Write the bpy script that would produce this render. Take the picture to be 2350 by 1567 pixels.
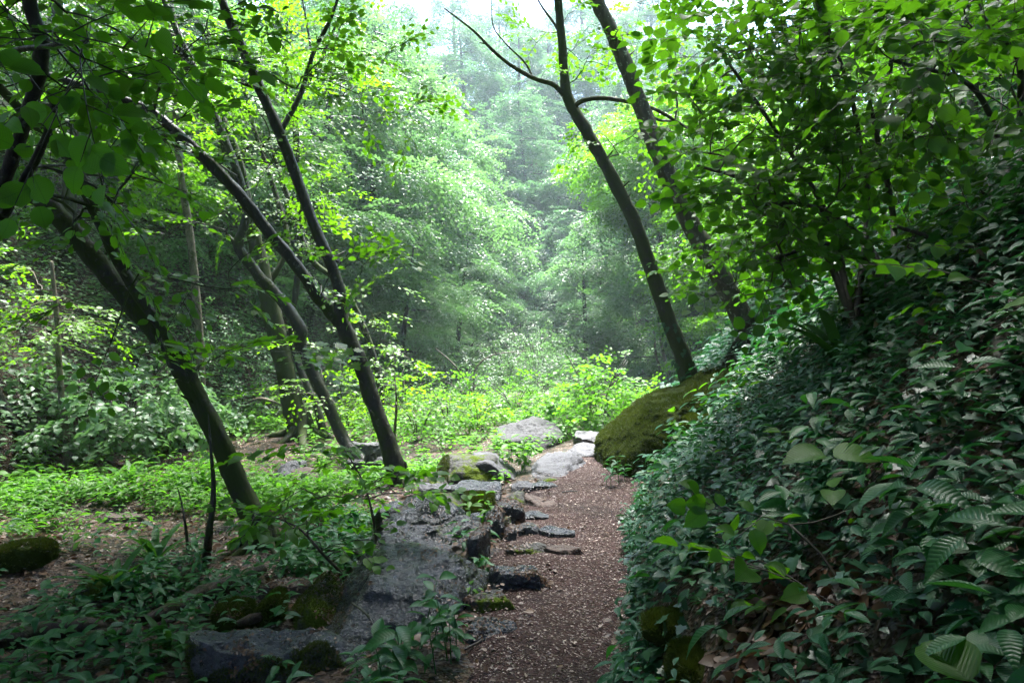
import bpy, bmesh, math, random
import numpy as np
from mathutils import Vector, Matrix

for _o in list(bpy.data.objects):
    bpy.data.objects.remove(_o)
SC = bpy.context.scene
COL = SC.collection
RNG = np.random.default_rng(7)

# ------------------------------------------------------------------ camera, sky, sun, exposure
F = 1559.0                                   # focal length in photograph pixels (2350 wide) = 23.9 mm
CAM_H = 1.6
cam_d = bpy.data.cameras.new('camera')
cam_d.sensor_width = 36.0
cam_d.lens = 36.0 * F / 2350.0
cam_d.clip_start = 0.05
cam_d.clip_end = 400.0
cam = bpy.data.objects.new('camera', cam_d)
COL.objects.link(cam)
cam.location = (0, 0, CAM_H)
cam.rotation_euler = (math.radians(90), 0, 0)
SC.camera = cam

SUN_EL, SUN_AZ = math.radians(70), math.radians(8)      # azimuth from +Y towards +X
world = bpy.data.worlds.new('World')
SC.world = world
world.use_nodes = True
wt = world.node_tree
wt.nodes.clear()
sky = wt.nodes.new('ShaderNodeTexSky')
sky.sky_type = 'NISHITA'
sky.sun_disc = False
sky.sun_elevation = SUN_EL
sky.sun_rotation = SUN_AZ
sky.air_density = 1.0
sky.dust_density = 1.2
sky.ozone_density = 1.0
bg = wt.nodes.new('ShaderNodeBackground')
bg.inputs['Strength'].default_value = 0.15
wo = wt.nodes.new('ShaderNodeOutputWorld')
wt.links.new(sky.outputs[0], bg.inputs[0])
wt.links.new(bg.outputs[0], wo.inputs[0])

sun_d = bpy.data.lights.new('sun', 'SUN')
sun_d.energy = 5.0
sun_d.angle = math.radians(25)
sun_d.color = (1.0, 0.98, 0.95)
sun = bpy.data.objects.new('sun', sun_d)
COL.objects.link(sun)
sun_dir = Vector((math.sin(SUN_AZ) * math.cos(SUN_EL), math.cos(SUN_AZ) * math.cos(SUN_EL), math.sin(SUN_EL)))
sun.rotation_euler = sun_dir.to_track_quat('Z', 'Y').to_euler()
sun.location = sun_dir * 60

SC.view_settings.view_transform = 'Standard'
SC.view_settings.look = 'None'
SC.view_settings.exposure = 2.95
SC.view_settings.gamma = 1.0
cy = SC.cycles
cy.max_bounces = 7
cy.diffuse_bounces = 4
cy.glossy_bounces = 2
cy.transmission_bounces = 5
cy.volume_bounces = 1
cy.transparent_max_bounces = 4
cy.use_denoising = True
cy.sample_clamp_indirect = 4.0
HAZE_DENSITY = 0.0013

# ------------------------------------------------------------------ noise
def _hash(ix, iy, iz, seed):
    n = (ix * 374761393 + iy * 668265263 + iz * 2147483647 + seed * 144665) & 0xffffffff
    n = ((n ^ (n >> 13)) * 1274126177) & 0xffffffff
    return ((n ^ (n >> 16)) & 0xffff) / 65535.0

def vnoise(p, seed=0):
    p = np.asarray(p, dtype=np.float64)
    i = np.floor(p).astype(np.int64)
    f = p - i
    f = f * f * (3 - 2 * f)
    out = 0
    for dx in (0, 1):
        wx = f[..., 0] if dx else 1 - f[..., 0]
        for dy in (0, 1):
            wy = f[..., 1] if dy else 1 - f[..., 1]
            for dz in (0, 1):
                wz = f[..., 2] if dz else 1 - f[..., 2]
                out = out + wx * wy * wz * _hash(i[..., 0] + dx, i[..., 1] + dy, i[..., 2] + dz, seed)
    return out * 2 - 1

def fbm(p, seed=0, octaves=4, gain=0.5):
    p = np.asarray(p, dtype=np.float64)
    a, s = 1.0, 0
    for k in range(octaves):
        s = s + a * vnoise(p * (2.03 ** k) + 17.3 * k, seed + k)
        a *= gain
    return s

def sstep(a, b, x):
    t = np.clip((x - a) / (b - a), 0, 1)
    return t * t * (3 - 2 * t)

# ------------------------------------------------------------------ terrain
_yr = [-20, -4, 0, 3.2, 4.8, 6, 7, 7.6, 8.6, 9.7, 11.5, 13, 16, 22, 30, 40, 100]
_xr = [0.0, 0.1, 0.3, 0.50, 0.84, 1.10, 1.42, 1.72, 1.86, 1.78, 2.3, 3.4, 5.2, 7.6, 10, 13, 16]
_yp = [-20, -4, 0, 3.2, 4.1, 4.8, 6, 7, 8, 9, 10, 11, 12, 13, 15, 19, 24]
_xp = [-0.75, -0.65, -0.45, -0.27, -0.2, -0.16, -0.05, 0.1, 0.33, 0.66, 1.0, 1.36, 1.65, 2.05, 3.3, 5.3, 6.7]
_yl = [-20, 4, 8.4, 11.5, 14, 21, 30, 40, 60, 100]
_xl = [-8, -7.0, -6.3, -5.4, -4.6, -3.0, -1.2, -0.2, 0.5, 1.0]
def edge_right(y): return np.interp(y, _yr, _xr)
def edge_path(y): return np.interp(y, _yp, _xp)
def foot_left(y): return np.interp(y, _yl, _xl)

def H(x, y, rough=True):
    x = np.asarray(x, float); y = np.asarray(y, float)
    sr = x - edge_right(y)
    srp = np.maximum(sr, 0)
    bank = 0.16 * sstep(0.0, 0.3, sr) * sstep(12, 9, y)
    zr = bank + 1.0 * srp - 0.35 * np.maximum(srp - 13, 0)
    zr = np.minimum(zr, 22 + 0.1 * srp)
    sl = foot_left(y) - x
    slp = np.maximum(sl, 0)
    zl = 0.95 * slp
    zl = np.where(zl > 15, 15 + (zl - 15) * 0.45, zl)
    zf = 0.73 * np.maximum(y - 36, 0)
    zf = np.where(zf > 25, 25 + (zf - 25) * 0.3, zf)
    z = np.maximum(np.maximum(zr, zl), zf)
    offp = sstep(0.1, 1.0, edge_path(y) - x)           # left of the path
    z = z - 0.17 * offp * sstep(0.6, 0.0, slp) * sstep(16, 10, y)
    if rough:
        q = np.stack([x, y, np.zeros_like(x)], -1)
        off = np.maximum(sstep(0.05, 0.6, sr), sstep(0.1, 0.8, edge_path(y) - x))
        z = z + off * (0.09 * fbm(q * 0.9, 3, 3) + 0.22 * fbm(q * 0.22, 9, 2) * np.clip(np.maximum(srp, slp) / 3, 0, 1))
    return z

def hz(x, y): return float(H(np.array([x]), np.array([y]))[0])

def base_at(px, d):
    x = (px - 1175) / F * d
    return np.array([x, d, hz(x, d)])

def normals_at(x, y):
    e = 0.08
    gx = (H(x + e, y) - H(x - e, y)) / (2 * e)
    gy = (H(x, y + e) - H(x, y - e)) / (2 * e)
    n = np.stack([-gx, -gy, np.ones_like(gx)], -1)
    return n / np.linalg.norm(n, axis=-1, keepdims=True)

def P(px, py, d):
    """A point of the place seen at photograph pixel (px, py) at d metres from the camera plane."""
    return np.array([(px - 1175) / F * d, d, CAM_H + (783.5 - py) / F * d])

def ground_at(px, py, far=60.0):
    d = np.concatenate([np.linspace(1.2, 20, 1500), np.linspace(20, far, 800)])
    x = (px - 1175) / F * d
    z = CAM_H + (783.5 - py) / F * d
    h = H(x, d)
    k = np.argmax(z < h)
    if z[k] >= h[k]: k = len(d) - 1
    return np.array([x[k], d[k], h[k]])

# ------------------------------------------------------------------ mesh building
class MB:
    def __init__(self):
        self.v = []; self.n = 0; self.f = {3: [], 4: [], 5: []}; self.uv = {3: [], 4: [], 5: []}; self.rnd = []; self.has_uv = False
    def add(self, verts, faces, rnd=0.5, uv=None):
        """faces: list of int arrays (M,k); uv: (nverts,2)"""
        verts = np.asarray(verts, float)
        for fa in faces:
            fa = np.asarray(fa, np.int64)
            if fa.size == 0: continue
            self.f[fa.shape[1]].append(fa + self.n)
            if uv is not None:
                self.uv[fa.shape[1]].append(uv[fa].reshape(-1, 2)); self.has_uv = True
            else:
                self.uv[fa.shape[1]].append(np.zeros((fa.size, 2)))
        self.v.append(verts)
        self.rnd.append(np.broadcast_to(np.asarray(rnd, float), (len(verts),)).copy())
        self.n += len(verts)
    def build(self, name, material, parent=None, smooth=True, origin=None):
        if self.n == 0: return None
        v = np.concatenate(self.v)
        o = np.zeros(3) if origin is None else np.asarray(origin, float)
        v = v - o
        loops, starts, totals, uvs = [], [], [], []
        pos = 0
        for k in (3, 4, 5):
            if not self.f[k]: continue
            fa = np.concatenate(self.f[k])
            loops.append(fa.ravel()); m = len(fa)
            starts.append(pos + k * np.arange(m)); totals.append(np.full(m, k)); pos += k * m
            uvs.append(np.concatenate(self.uv[k]))
        loops = np.concatenate(loops).astype(np.int32)
        starts = np.concatenate(starts).astype(np.int32)
        totals = np.concatenate(totals).astype(np.int32)
        me = bpy.data.meshes.new(name)
        me.vertices.add(len(v)); me.loops.add(len(loops)); me.polygons.add(len(starts))
        me.vertices.foreach_set('co', v.astype(np.float32).ravel())
        me.loops.foreach_set('vertex_index', loops)
        me.polygons.foreach_set('loop_start', starts)
        me.polygons.foreach_set('loop_total', totals)
        me.polygons.foreach_set('use_smooth', np.full(len(starts), smooth, dtype=bool))
        if self.has_uv:
            l = me.uv_layers.new(name='UVMap')
            l.data.foreach_set('uv', np.concatenate(uvs).astype(np.float32).ravel())
        at = me.attributes.new('rnd', 'FLOAT', 'POINT')
        at.data.foreach_set('value', np.concatenate(self.rnd).astype(np.float32))
        me.materials.append(material)
        me.update(calc_edges=True)
        ob = bpy.data.objects.new(name, me)
        COL.objects.link(ob)
        if parent is not None: ob.parent = parent
        return ob

def tag(o, label=None, cat=None, group=None, kind=None):
    if label: o['label'] = label
    if cat: o['category'] = cat
    if group: o['group'] = group
    if kind: o['kind'] = kind
    return o

def thing(name, label, cat, loc, group=None):
    o = bpy.data.objects.new(name, None)
    o.empty_display_size = 0.2
    COL.objects.link(o)
    o.location = [float(c) for c in loc]
    return tag(o, label, cat, group)

def copy_thing(src, loc, rz=0.0, sc=1.0, label=None, group=None, rx=0.0, ry=0.0):
    r = src.copy(); COL.objects.link(r)
    r.location = [float(c) for c in loc]; r.rotation_euler = (rx, ry, rz)
    r.scale = (sc, sc, sc) if np.isscalar(sc) else sc
    if label: r['label'] = label
    if group: r['group'] = group
    for ch in list(src.children):
        c = ch.copy(); COL.objects.link(c); c.parent = r
    return r

def smooth_line(pts, n):
    """Catmull-Rom through rows of pts (any width)."""
    pts = np.asarray(pts, float)
    if len(pts) == 2:
        t = np.linspace(0, 1, n)[:, None]
        return pts[0] * (1 - t) + pts[1] * t
    q = np.vstack([2 * pts[0] - pts[1], pts, 2 * pts[-1] - pts[-2]])
    u = np.linspace(0, len(pts) - 1 - 1e-6, n)
    i = np.floor(u).astype(int); t = (u - i)[:, None]
    p0, p1, p2, p3 = q[i], q[i + 1], q[i + 2], q[i + 3]
    return 0.5 * ((2 * p1) + (-p0 + p2) * t + (2 * p0 - 5 * p1 + 4 * p2 - p3) * t * t + (-p0 + 3 * p1 - 3 * p2 + p3) * t ** 3)

def tube(mb, pts, radii, sides=8, bump=0.0, seed=0, flare=False):
    pts = np.asarray(pts, float); n = len(pts)
    radii = np.broadcast_to(np.asarray(radii, float), (n,))
    t = np.gradient(pts, axis=0)
    t /= np.linalg.norm(t, axis=1, keepdims=True) + 1e-9
    ref = np.array([0, 1.0, 0.1]) if abs(t[0][1]) < 0.8 else np.array([1.0, 0, 0])
    a = np.zeros_like(pts); b = np.zeros_like(pts)
    u = np.cross(ref, t[0]); u /= np.linalg.norm(u)
    for i in range(n):
        u = u - t[i] * np.dot(u, t[i]); u /= np.linalg.norm(u) + 1e-9
        a[i] = u; b[i] = np.cross(t[i], u)
    ang = np.linspace(0, 2 * np.pi, sides, endpoint=False)
    ring = np.cos(ang)[None, :, None] * a[:, None, :] + np.sin(ang)[None, :, None] * b[:, None, :]
    r = np.repeat(radii[:, None], sides, 1)
    if bump:
        q = pts[:, None, :] + ring * radii[:, None, None]
        r = r * (1 + bump * fbm(q * np.array([7, 7, 3.0]) / max(0.25, radii.mean() * 6), seed, 4, .6) + bump * .5 * fbm(q * np.array([30, 30, 8.0]), seed + 4, 2))
    v = (pts[:, None, :] + ring * r[:, :, None]).reshape(-1, 3)
    i = np.arange(n - 1)[:, None] * sides; j = np.arange(sides)[None, :]; k = (j + 1) % sides
    fa = np.stack([i + j, i + k, i + sides + k, i + sides + j], -1).reshape(-1, 4)
    v = np.vstack([v, pts[-1:] + t[-1:] * radii[-1] * 0.6])
    e = (n - 1) * sides
    cap = np.stack([e + np.arange(sides), e + (np.arange(sides) + 1) % sides, np.full(sides, n * sides)], -1)
    uu = np.stack([np.tile(np.linspace(0, 1, sides), n), np.repeat(np.linspace(0, 1, n), sides)], -1)
    uu = np.vstack([uu, [[0, 1]]])
    mb.add(v, [fa, cap], uv=uu)

# ------------------------------------------------------------------ leaf shapes (x along the midrib, y across, z up)
def leaf_tmpl(st, curl=0.12, fold=0.10, wav=0.0):
    v = [(0, 0, 0)]; f3, f4 = [], []
    z = lambda t: -curl * t * t
    for j, (t, w) in enumerate(st):
        d = wav * (1 if j % 2 else -1)
        v += [(t, 0, z(t)), (t + d * .4, w, z(t) + fold * w * 1.4), (t + d * .4, -w, z(t) + fold * w * 1.4)]
    v.append((1, 0, z(1) - 0.02))
    n = len(st); tip = 1 + 3 * n
    f3 += [(0, 1, 2), (0, 3, 1)]
    for j in range(n - 1):
        a, b = 1 + 3 * j, 4 + 3 * j
        f4 += [(a, b, b + 1, a + 1), (a, a + 2, b + 2, b)]
    a = 1 + 3 * (n - 1)
    f3 += [(a, tip, a + 1), (a, a + 2, tip)]
    v = np.array(v, float)
    uv = np.stack([v[:, 0], 0.5 + v[:, 1]], -1)
    return v, [np.array(f3), np.array(f4).reshape(-1, 4)], uv

def fan_tmpl(out, center=(0.35, 0, 0.02), curl=0.1, fold=0.12):
    o = np.array([(x, y, fold * abs(y) - curl * x * x) for x, y in out], float)
    v = np.vstack([[center], o]); n = len(o)
    f = np.array([(0, 1 + i, 1 + (i + 1) % n) for i in range(n)])
    return v, [f], np.stack([v[:, 0], .5 + v[:, 1]], -1)

T_FAR = (np.array([(0, 0, 0), (.48, .30, .05), (1, 0, -.12), (.48, -.30, .05)], float), [np.array([(0, 3, 2), (0, 2, 1)])], np.array([(0, .5), (.48, .8), (1, .5), (.48, .2)], float))
T_MID = leaf_tmpl([(.28, .29), (.66, .27)], .16, .12)
T_BEECH = leaf_tmpl([(.12, .16), (.32, .29), (.56, .31), (.8, .19), (.92, .07)], .14, .12)
_hz = [(.04, .17), (.12, .29), (.22, .37), (.33, .41), (.45, .415), (.57, .39), (.68, .33), (.77, .25), (.85, .15), (.91, .075), (.96, .03)]
T_HAZEL = [leaf_tmpl(_hz, c, f, w) for c, f, w in ((.15, .12, .04), (.34, .22, .045), (.05, .30, .04), (.50, .10, .05))]
_hb = [(.06, .05), (.18, .135), (.32, .195), (.48, .21), (.64, .175), (.78, .115), (.9, .05)]
T_HERB = [leaf_tmpl(_hb, c, f, .016) for c, f in ((.30, .20), (.55, .30), (.12, .35))]
T_IVY = fan_tmpl([(0, 0), (-.12, .22), (.08, .30), (.18, .52), (.38, .30), (.62, .26), (1, 0), (.62, -.26), (.38, -.30), (.18, -.52), (.08, -.30), (-.12, -.22)])
T_MAPLE = fan_tmpl([(0, 0), (-.1, .3), (.12, .27), (.16, .55), (.34, .36), (.5, .55), (.6, .24), (.8, .2), (1, 0), (.8, -.2), (.6, -.24), (.5, -.55), (.34, -.36), (.16, -.55), (.12, -.27), (-.1, -.3)], (.36, 0, .02))
T_BLADE = leaf_tmpl([(.3, .035), (.7, .03)], .45, .3)
T_TONGUE = leaf_tmpl([(.06, .03), (.14, .08), (.3, .075), (.45, .085), (.6, .075), (.75, .08), (.9, .05)], .55, .25, .0)
T_CHIP = (np.array([(0, 0, 0), (.4, .28, .10), (1, .06, .03), (.55, -.3, .08)], float), [np.array([(0, 1, 2), (0, 2, 3)])], np.zeros((4, 2)))

def unit(a): return a / (np.linalg.norm(a, axis=-1, keepdims=True) + 1e-9)

class Leaves:
    def __init__(self): self.p = []; self.d = []; self.n = []; self.s = []; self.r = []
    def add(self, p, d, n, s, r):
        m = len(p)
        self.p.append(p); self.d.append(d); self.n.append(n)
        self.s.append(np.broadcast_to(s, (m,))); self.r.append(np.broadcast_to(r, (m,)))
    def into(self, mb, tmpl):
        if not self.p: return mb
        if isinstance(tmpl, list):                       # several curls of the same leaf
            P_, D_, N_, S_, R_ = [np.concatenate(q) for q in (self.p, self.d, self.n, self.s, self.r)]
            w = np.random.default_rng(len(P_)).integers(len(tmpl), size=len(P_))
            for i, t in enumerate(tmpl):
                m = w == i; sub = Leaves(); sub.add(P_[m], D_[m], N_[m], S_[m], R_[m])
                if m.any(): sub.into(mb, t)
            return mb
        p = np.concatenate(self.p); d = unit(np.concatenate(self.d)); n = np.concatenate(self.n)
        s = np.concatenate(self.s); r = np.concatenate(self.r)
        y = unit(np.cross(n, d)); n = np.cross(d, y)
        v, fs, uv = tmpl; k = len(v); m = len(p)
        V = p[:, None, :] + s[:, None, None] * (v[None, :, 0:1] * d[:, None, :] + v[None, :, 1:2] * y[:, None, :] + v[None, :, 2:3] * n[:, None, :])
        off = (np.arange(m) * k)[:, None, None]
        mb.add(V.reshape(-1, 3), [(f[None] + off).reshape(-1, f.shape[1]) for f in fs], np.repeat(r, k), np.tile(uv, (m, 1)))
        return mb

# ------------------------------------------------------------------ materials
class NT:
    def __init__(self, name):
        self.m = bpy.data.materials.new(name); self.m.use_nodes = True
        self.t = self.m.node_tree; self.t.nodes.clear()
        self.out = self.t.nodes.new('ShaderNodeOutputMaterial')
    def n(self, typ, props=None, **inp):
        nd = self.t.nodes.new('ShaderNode' + typ)
        for k, v in (props or {}).items(): setattr(nd, k, v)
        for k, v in inp.items(): self.set(nd, k, v)
        return nd
    def set(self, nd, k, v):
        key = int(k[1:]) if k[0] == 'i' and k[1:].isdigit() else k.replace('_', ' ')
        s = nd.inputs[key]
        if isinstance(v, bpy.types.NodeSocket): self.t.links.new(v, s)
        elif isinstance(v, bpy.types.Node): self.t.links.new(v.outputs[0], s)
        else:
            if isinstance(v, tuple) and len(v) == 3 and s.type == 'RGBA': v = (*v, 1)
            s.default_value = v
    def mix(self, f, a, b):
        nd = self.t.nodes.new('ShaderNodeMix'); nd.data_type = 'RGBA'
        for i, v in ((0, f), (6, a), (7, b)):
            s = nd.inputs[i]
            if isinstance(v, bpy.types.NodeSocket): self.t.links.new(v, s)
            elif isinstance(v, bpy.types.Node): self.t.links.new(v.outputs[0], s)
            else: s.default_value = (*v, 1) if isinstance(v, tuple) else v
        return nd.outputs[2]
    def math(self, op, a, b=0.0, c=None):
        kw = dict(i0=a, i1=b)
        if c is not None: kw['i2'] = c
        return self.n('Math', dict(operation=op), **kw).outputs[0]
    def ramp(self, f, lo, hi):
        return self.n('MapRange', dict(clamp=True), Value=f, From_Min=lo, From_Max=hi).outputs[0]
    def noise(self, vec, scale, detail=4.0, rough=0.55):
        nd = self.n('TexNoise', None, Scale=scale, Detail=detail, Roughness=rough)
        if vec is not None: self.set(nd, 'Vector', vec)
        return nd.outputs[0]
    def voro(self, vec, scale, feature='F1'):
        return self.n('TexVoronoi', dict(feature=feature), Vector=vec, Scale=scale)

def leaf_mat(name, c1, c2, tr, fac=0.4, rough=0.4, spec=0.5, veins=0.0, nv=22.0):
    """Leaf: reflecting upper side plus light passing through; hue varies leaf by leaf."""
    N = NT(name)
    at = N.n('Attribute', dict(attribute_name='rnd')).outputs['Fac']
    col = N.mix(at, c1, c2)
    trc = N.mix(at, tuple(x * 0.85 for x in tr), tuple(min(1, x * 1.15) for x in tr))
    kw = {}
    if veins:
        uv = N.n('UVMap').outputs[0]
        s = N.n('SeparateXYZ', None, i0=uv)
        ay = N.math('ABSOLUTE', N.math('SUBTRACT', s.outputs[1], 0.5))
        ph = N.math('MULTIPLY', N.math('SUBTRACT', s.outputs[0], N.math('MULTIPLY', ay, 0.75)), nv * 2 * math.pi / 2)
        w = N.math('POWER', N.math('ABSOLUTE', N.math('COSINE', ph)), 10.0)
        mid = N.ramp(ay, 0.022, 0.008)
        vv = N.math('MAXIMUM', N.math('MULTIPLY', w, 0.6), mid)
        col = N.mix(N.math('MULTIPLY', vv, veins), col, tuple(min(1, x * 1.5) for x in c2))
        hgt = N.math('ABSOLUTE', N.math('SINE', ph))
        trc = N.mix(N.math('MULTIPLY', vv, min(1, veins * 3.5)), trc, tuple(x * .45 for x in tr))
        bp = N.n('Bump', None, Strength=0.3, Distance=0.003, Height=hgt)
        kw['Normal'] = bp.outputs[0]
    pb = N.n('BsdfPrincipled', None, Base_Color=col, Roughness=rough, Specular_IOR_Level=spec, **kw)
    tl = N.n('BsdfTranslucent', None, Color=trc)
    mx = N.n('MixShader', None, Fac=fac, i1=pb.outputs[0], i2=tl.outputs[0])
    N.set(N.out, 'Surface', mx.outputs[0])
    return N.m

def bark_mat(name, dark, light, moss=0.0, lichen=0.0, rough=0.55, bump=0.6):
    N = NT(name)
    co = N.n('TexCoord').outputs['Object']
    mp = N.n('Mapping', None, Vector=co, Scale=(1, 1, 0.28)).outputs[0]
    n1 = N.noise(mp, 26, 6, .65); n2 = N.noise(co, 5, 4)
    col = N.mix(N.ramp(n1, .35, .7), dark, light)
    if lichen:
        ln = N.noise(co, 16, 3, .7)
        col = N.mix(N.math('MULTIPLY', N.ramp(ln, .6, .66), lichen), col, (.34, .36, .32))
    if moss:
        mn = N.noise(co, 40, 3)
        f = N.ramp(N.math('ADD', n2, N.math('MULTIPLY', mn, .35)), .78 - moss * .4, .95 - moss * .4)
        col = N.mix(f, col, (.024, .036, .006))
        rg = N.mix(f, (rough,) * 3, (.95, .95, .95))
    else: rg = rough
    bp = N.n('Bump', None, Strength=bump, Distance=0.02, Height=n1)
    pb = N.n('BsdfPrincipled', None, Base_Color=col, Roughness=rg, Specular_IOR_Level=.3, Normal=bp.outputs[0])
    N.set(N.out, 'Surface', pb.outputs[0])
    return N.m

def rock_mat(name, dark, light, moss=0.3, wet=0.7, mosscol=(.07, .10, .012)):
    N = NT(name)
    co = N.n('TexCoord').outputs['Object']
    geo = N.n('NewGeometry')
    nz = N.n('SeparateXYZ', None, i0=geo.outputs['Normal']).outputs[2]
    n1 = N.noise(co, 2.6, 5); n2 = N.noise(co, 22, 6, .7); n3 = N.noise(co, 70, 3, .6)
    mp = N.n('Mapping', None, Vector=co, Scale=(1.2, 1.2, 7.0), Rotation=(.5, .3, 0)).outputs[0]
    st = N.noise(mp, 3.0, 5, .6)
    col = N.mix(N.ramp(N.math('ADD', N.math('MULTIPLY', n2, .6), N.math('MULTIPLY', st, .4)), .34, .66), dark, light)
    sp = N.ramp(N.noise(co, 60, 2), .66, .72)
    col = N.mix(N.math('MULTIPLY', sp, .35), col, tuple(min(1, c * 2.2) for c in light))
    mf = N.ramp(N.math('ADD', N.math('ADD', n1, N.math('MULTIPLY', n2, .35)), N.math('MULTIPLY', nz, .06)), 1.02 - moss * .62, 1.12 - moss * .62)
    mc = N.mix(n3, tuple(c * .5 for c in mosscol), tuple(c * 1.6 for c in mosscol))
    col = N.mix(mf, col, mc)
    rg = N.ramp(n2, .25, .75)
    rg = N.math('MULTIPLY_ADD', rg, .36, .75 - .55 * wet)
    rg = N.math('MAXIMUM', rg, N.math('MULTIPLY', mf, .95))
    hh = N.math('ADD', N.math('MULTIPLY', n2, .7), N.math('ADD', N.math('MULTIPLY', n3, .25), N.math('MULTIPLY', st, .6)))
    pit = N.voro(co, 55).outputs['Distance']
    hh = N.math('ADD', hh, N.math('MULTIPLY', pit, .2))
    bp = N.n('Bump', None, Strength=.9, Distance=.04, Height=hh)
    pb = N.n('BsdfPrincipled', None, Base_Color=col, Roughness=rg, Specular_IOR_Level=N.math('MULTIPLY_ADD', mf, -.52, .6), Normal=bp.outputs[0])
    N.set(N.out, 'Surface', pb.outputs[0])
    return N.m

def litter_mat(name, soil, cols, scale, pale, rough=.6, dirt=.45):
    """Soil strewn with small fallen bits: three sizes of cells, each bit its own colour."""
    N = NT(name)
    co = N.n('TexCoord').outputs['Object']
    wn = N.n('TexNoise', dict(noise_dimensions='3D'), Vector=co, Scale=scale * .4, Detail=3.0)
    wc = N.n('VectorMath', dict(operation='MULTIPLY_ADD'), i0=wn.outputs['Color'], i1=(.05, .05, .05), i2=co).outputs[0]
    v1 = N.voro(wc, scale); v2 = N.voro(wc, scale * 2.3)
    r1 = N.n('SeparateColor', None, i0=v1.outputs['Color']); r2 = N.n('SeparateColor', None, i0=v2.outputs['Color'])
    c = N.mix(r1.outputs[0], cols[0], cols[1])
    c = N.mix(N.math('GREATER_THAN', r1.outputs[1], .62), c, cols[2])
    c = N.mix(N.math('GREATER_THAN', r2.outputs[0], 1 - pale), c, (.34, .27, .24))
    big = N.noise(co, 1.7, 4)
    fn = N.noise(co, scale * .25, 5, .7)
    c = N.mix(N.ramp(N.math('ADD', N.math('MULTIPLY', big, .6), N.math('MULTIPLY', fn, .5)), .62 - dirt * .3, .42 - dirt * .3 + .05), c, soil)
    dp = N.noise(co, .9, 3)
    c = N.mix(N.ramp(dp, .50, .62), c, N.mix(.55, c, soil))
    hh = N.math('ADD', v1.outputs['Distance'], N.math('MULTIPLY', v2.outputs['Distance'], .6))
    bp = N.n('Bump', None, Strength=1.0, Distance=.03, Height=N.math('ADD', hh, r1.outputs[2]))
    pb = N.n('BsdfPrincipled', None, Base_Color=c, Roughness=rough, Specular_IOR_Level=.25, Normal=bp.outputs[0])
    N.set(N.out, 'Surface', pb.outputs[0])
    return N.m

def plain_mat(name, c1, c2, scale=8, rough=.7):
    N = NT(name)
    co = N.n('TexCoord').outputs['Object']
    n = N.noise(co, scale, 5)
    pb = N.n('BsdfPrincipled', None, Base_Color=N.mix(N.ramp(n, .35, .65), c1, c2), Roughness=rough,
             Normal=N.n('Bump', None, Strength=.4, Distance=.02, Height=n).outputs[0])
    N.set(N.out, 'Surface', pb.outputs[0])
    return N.m

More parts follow.
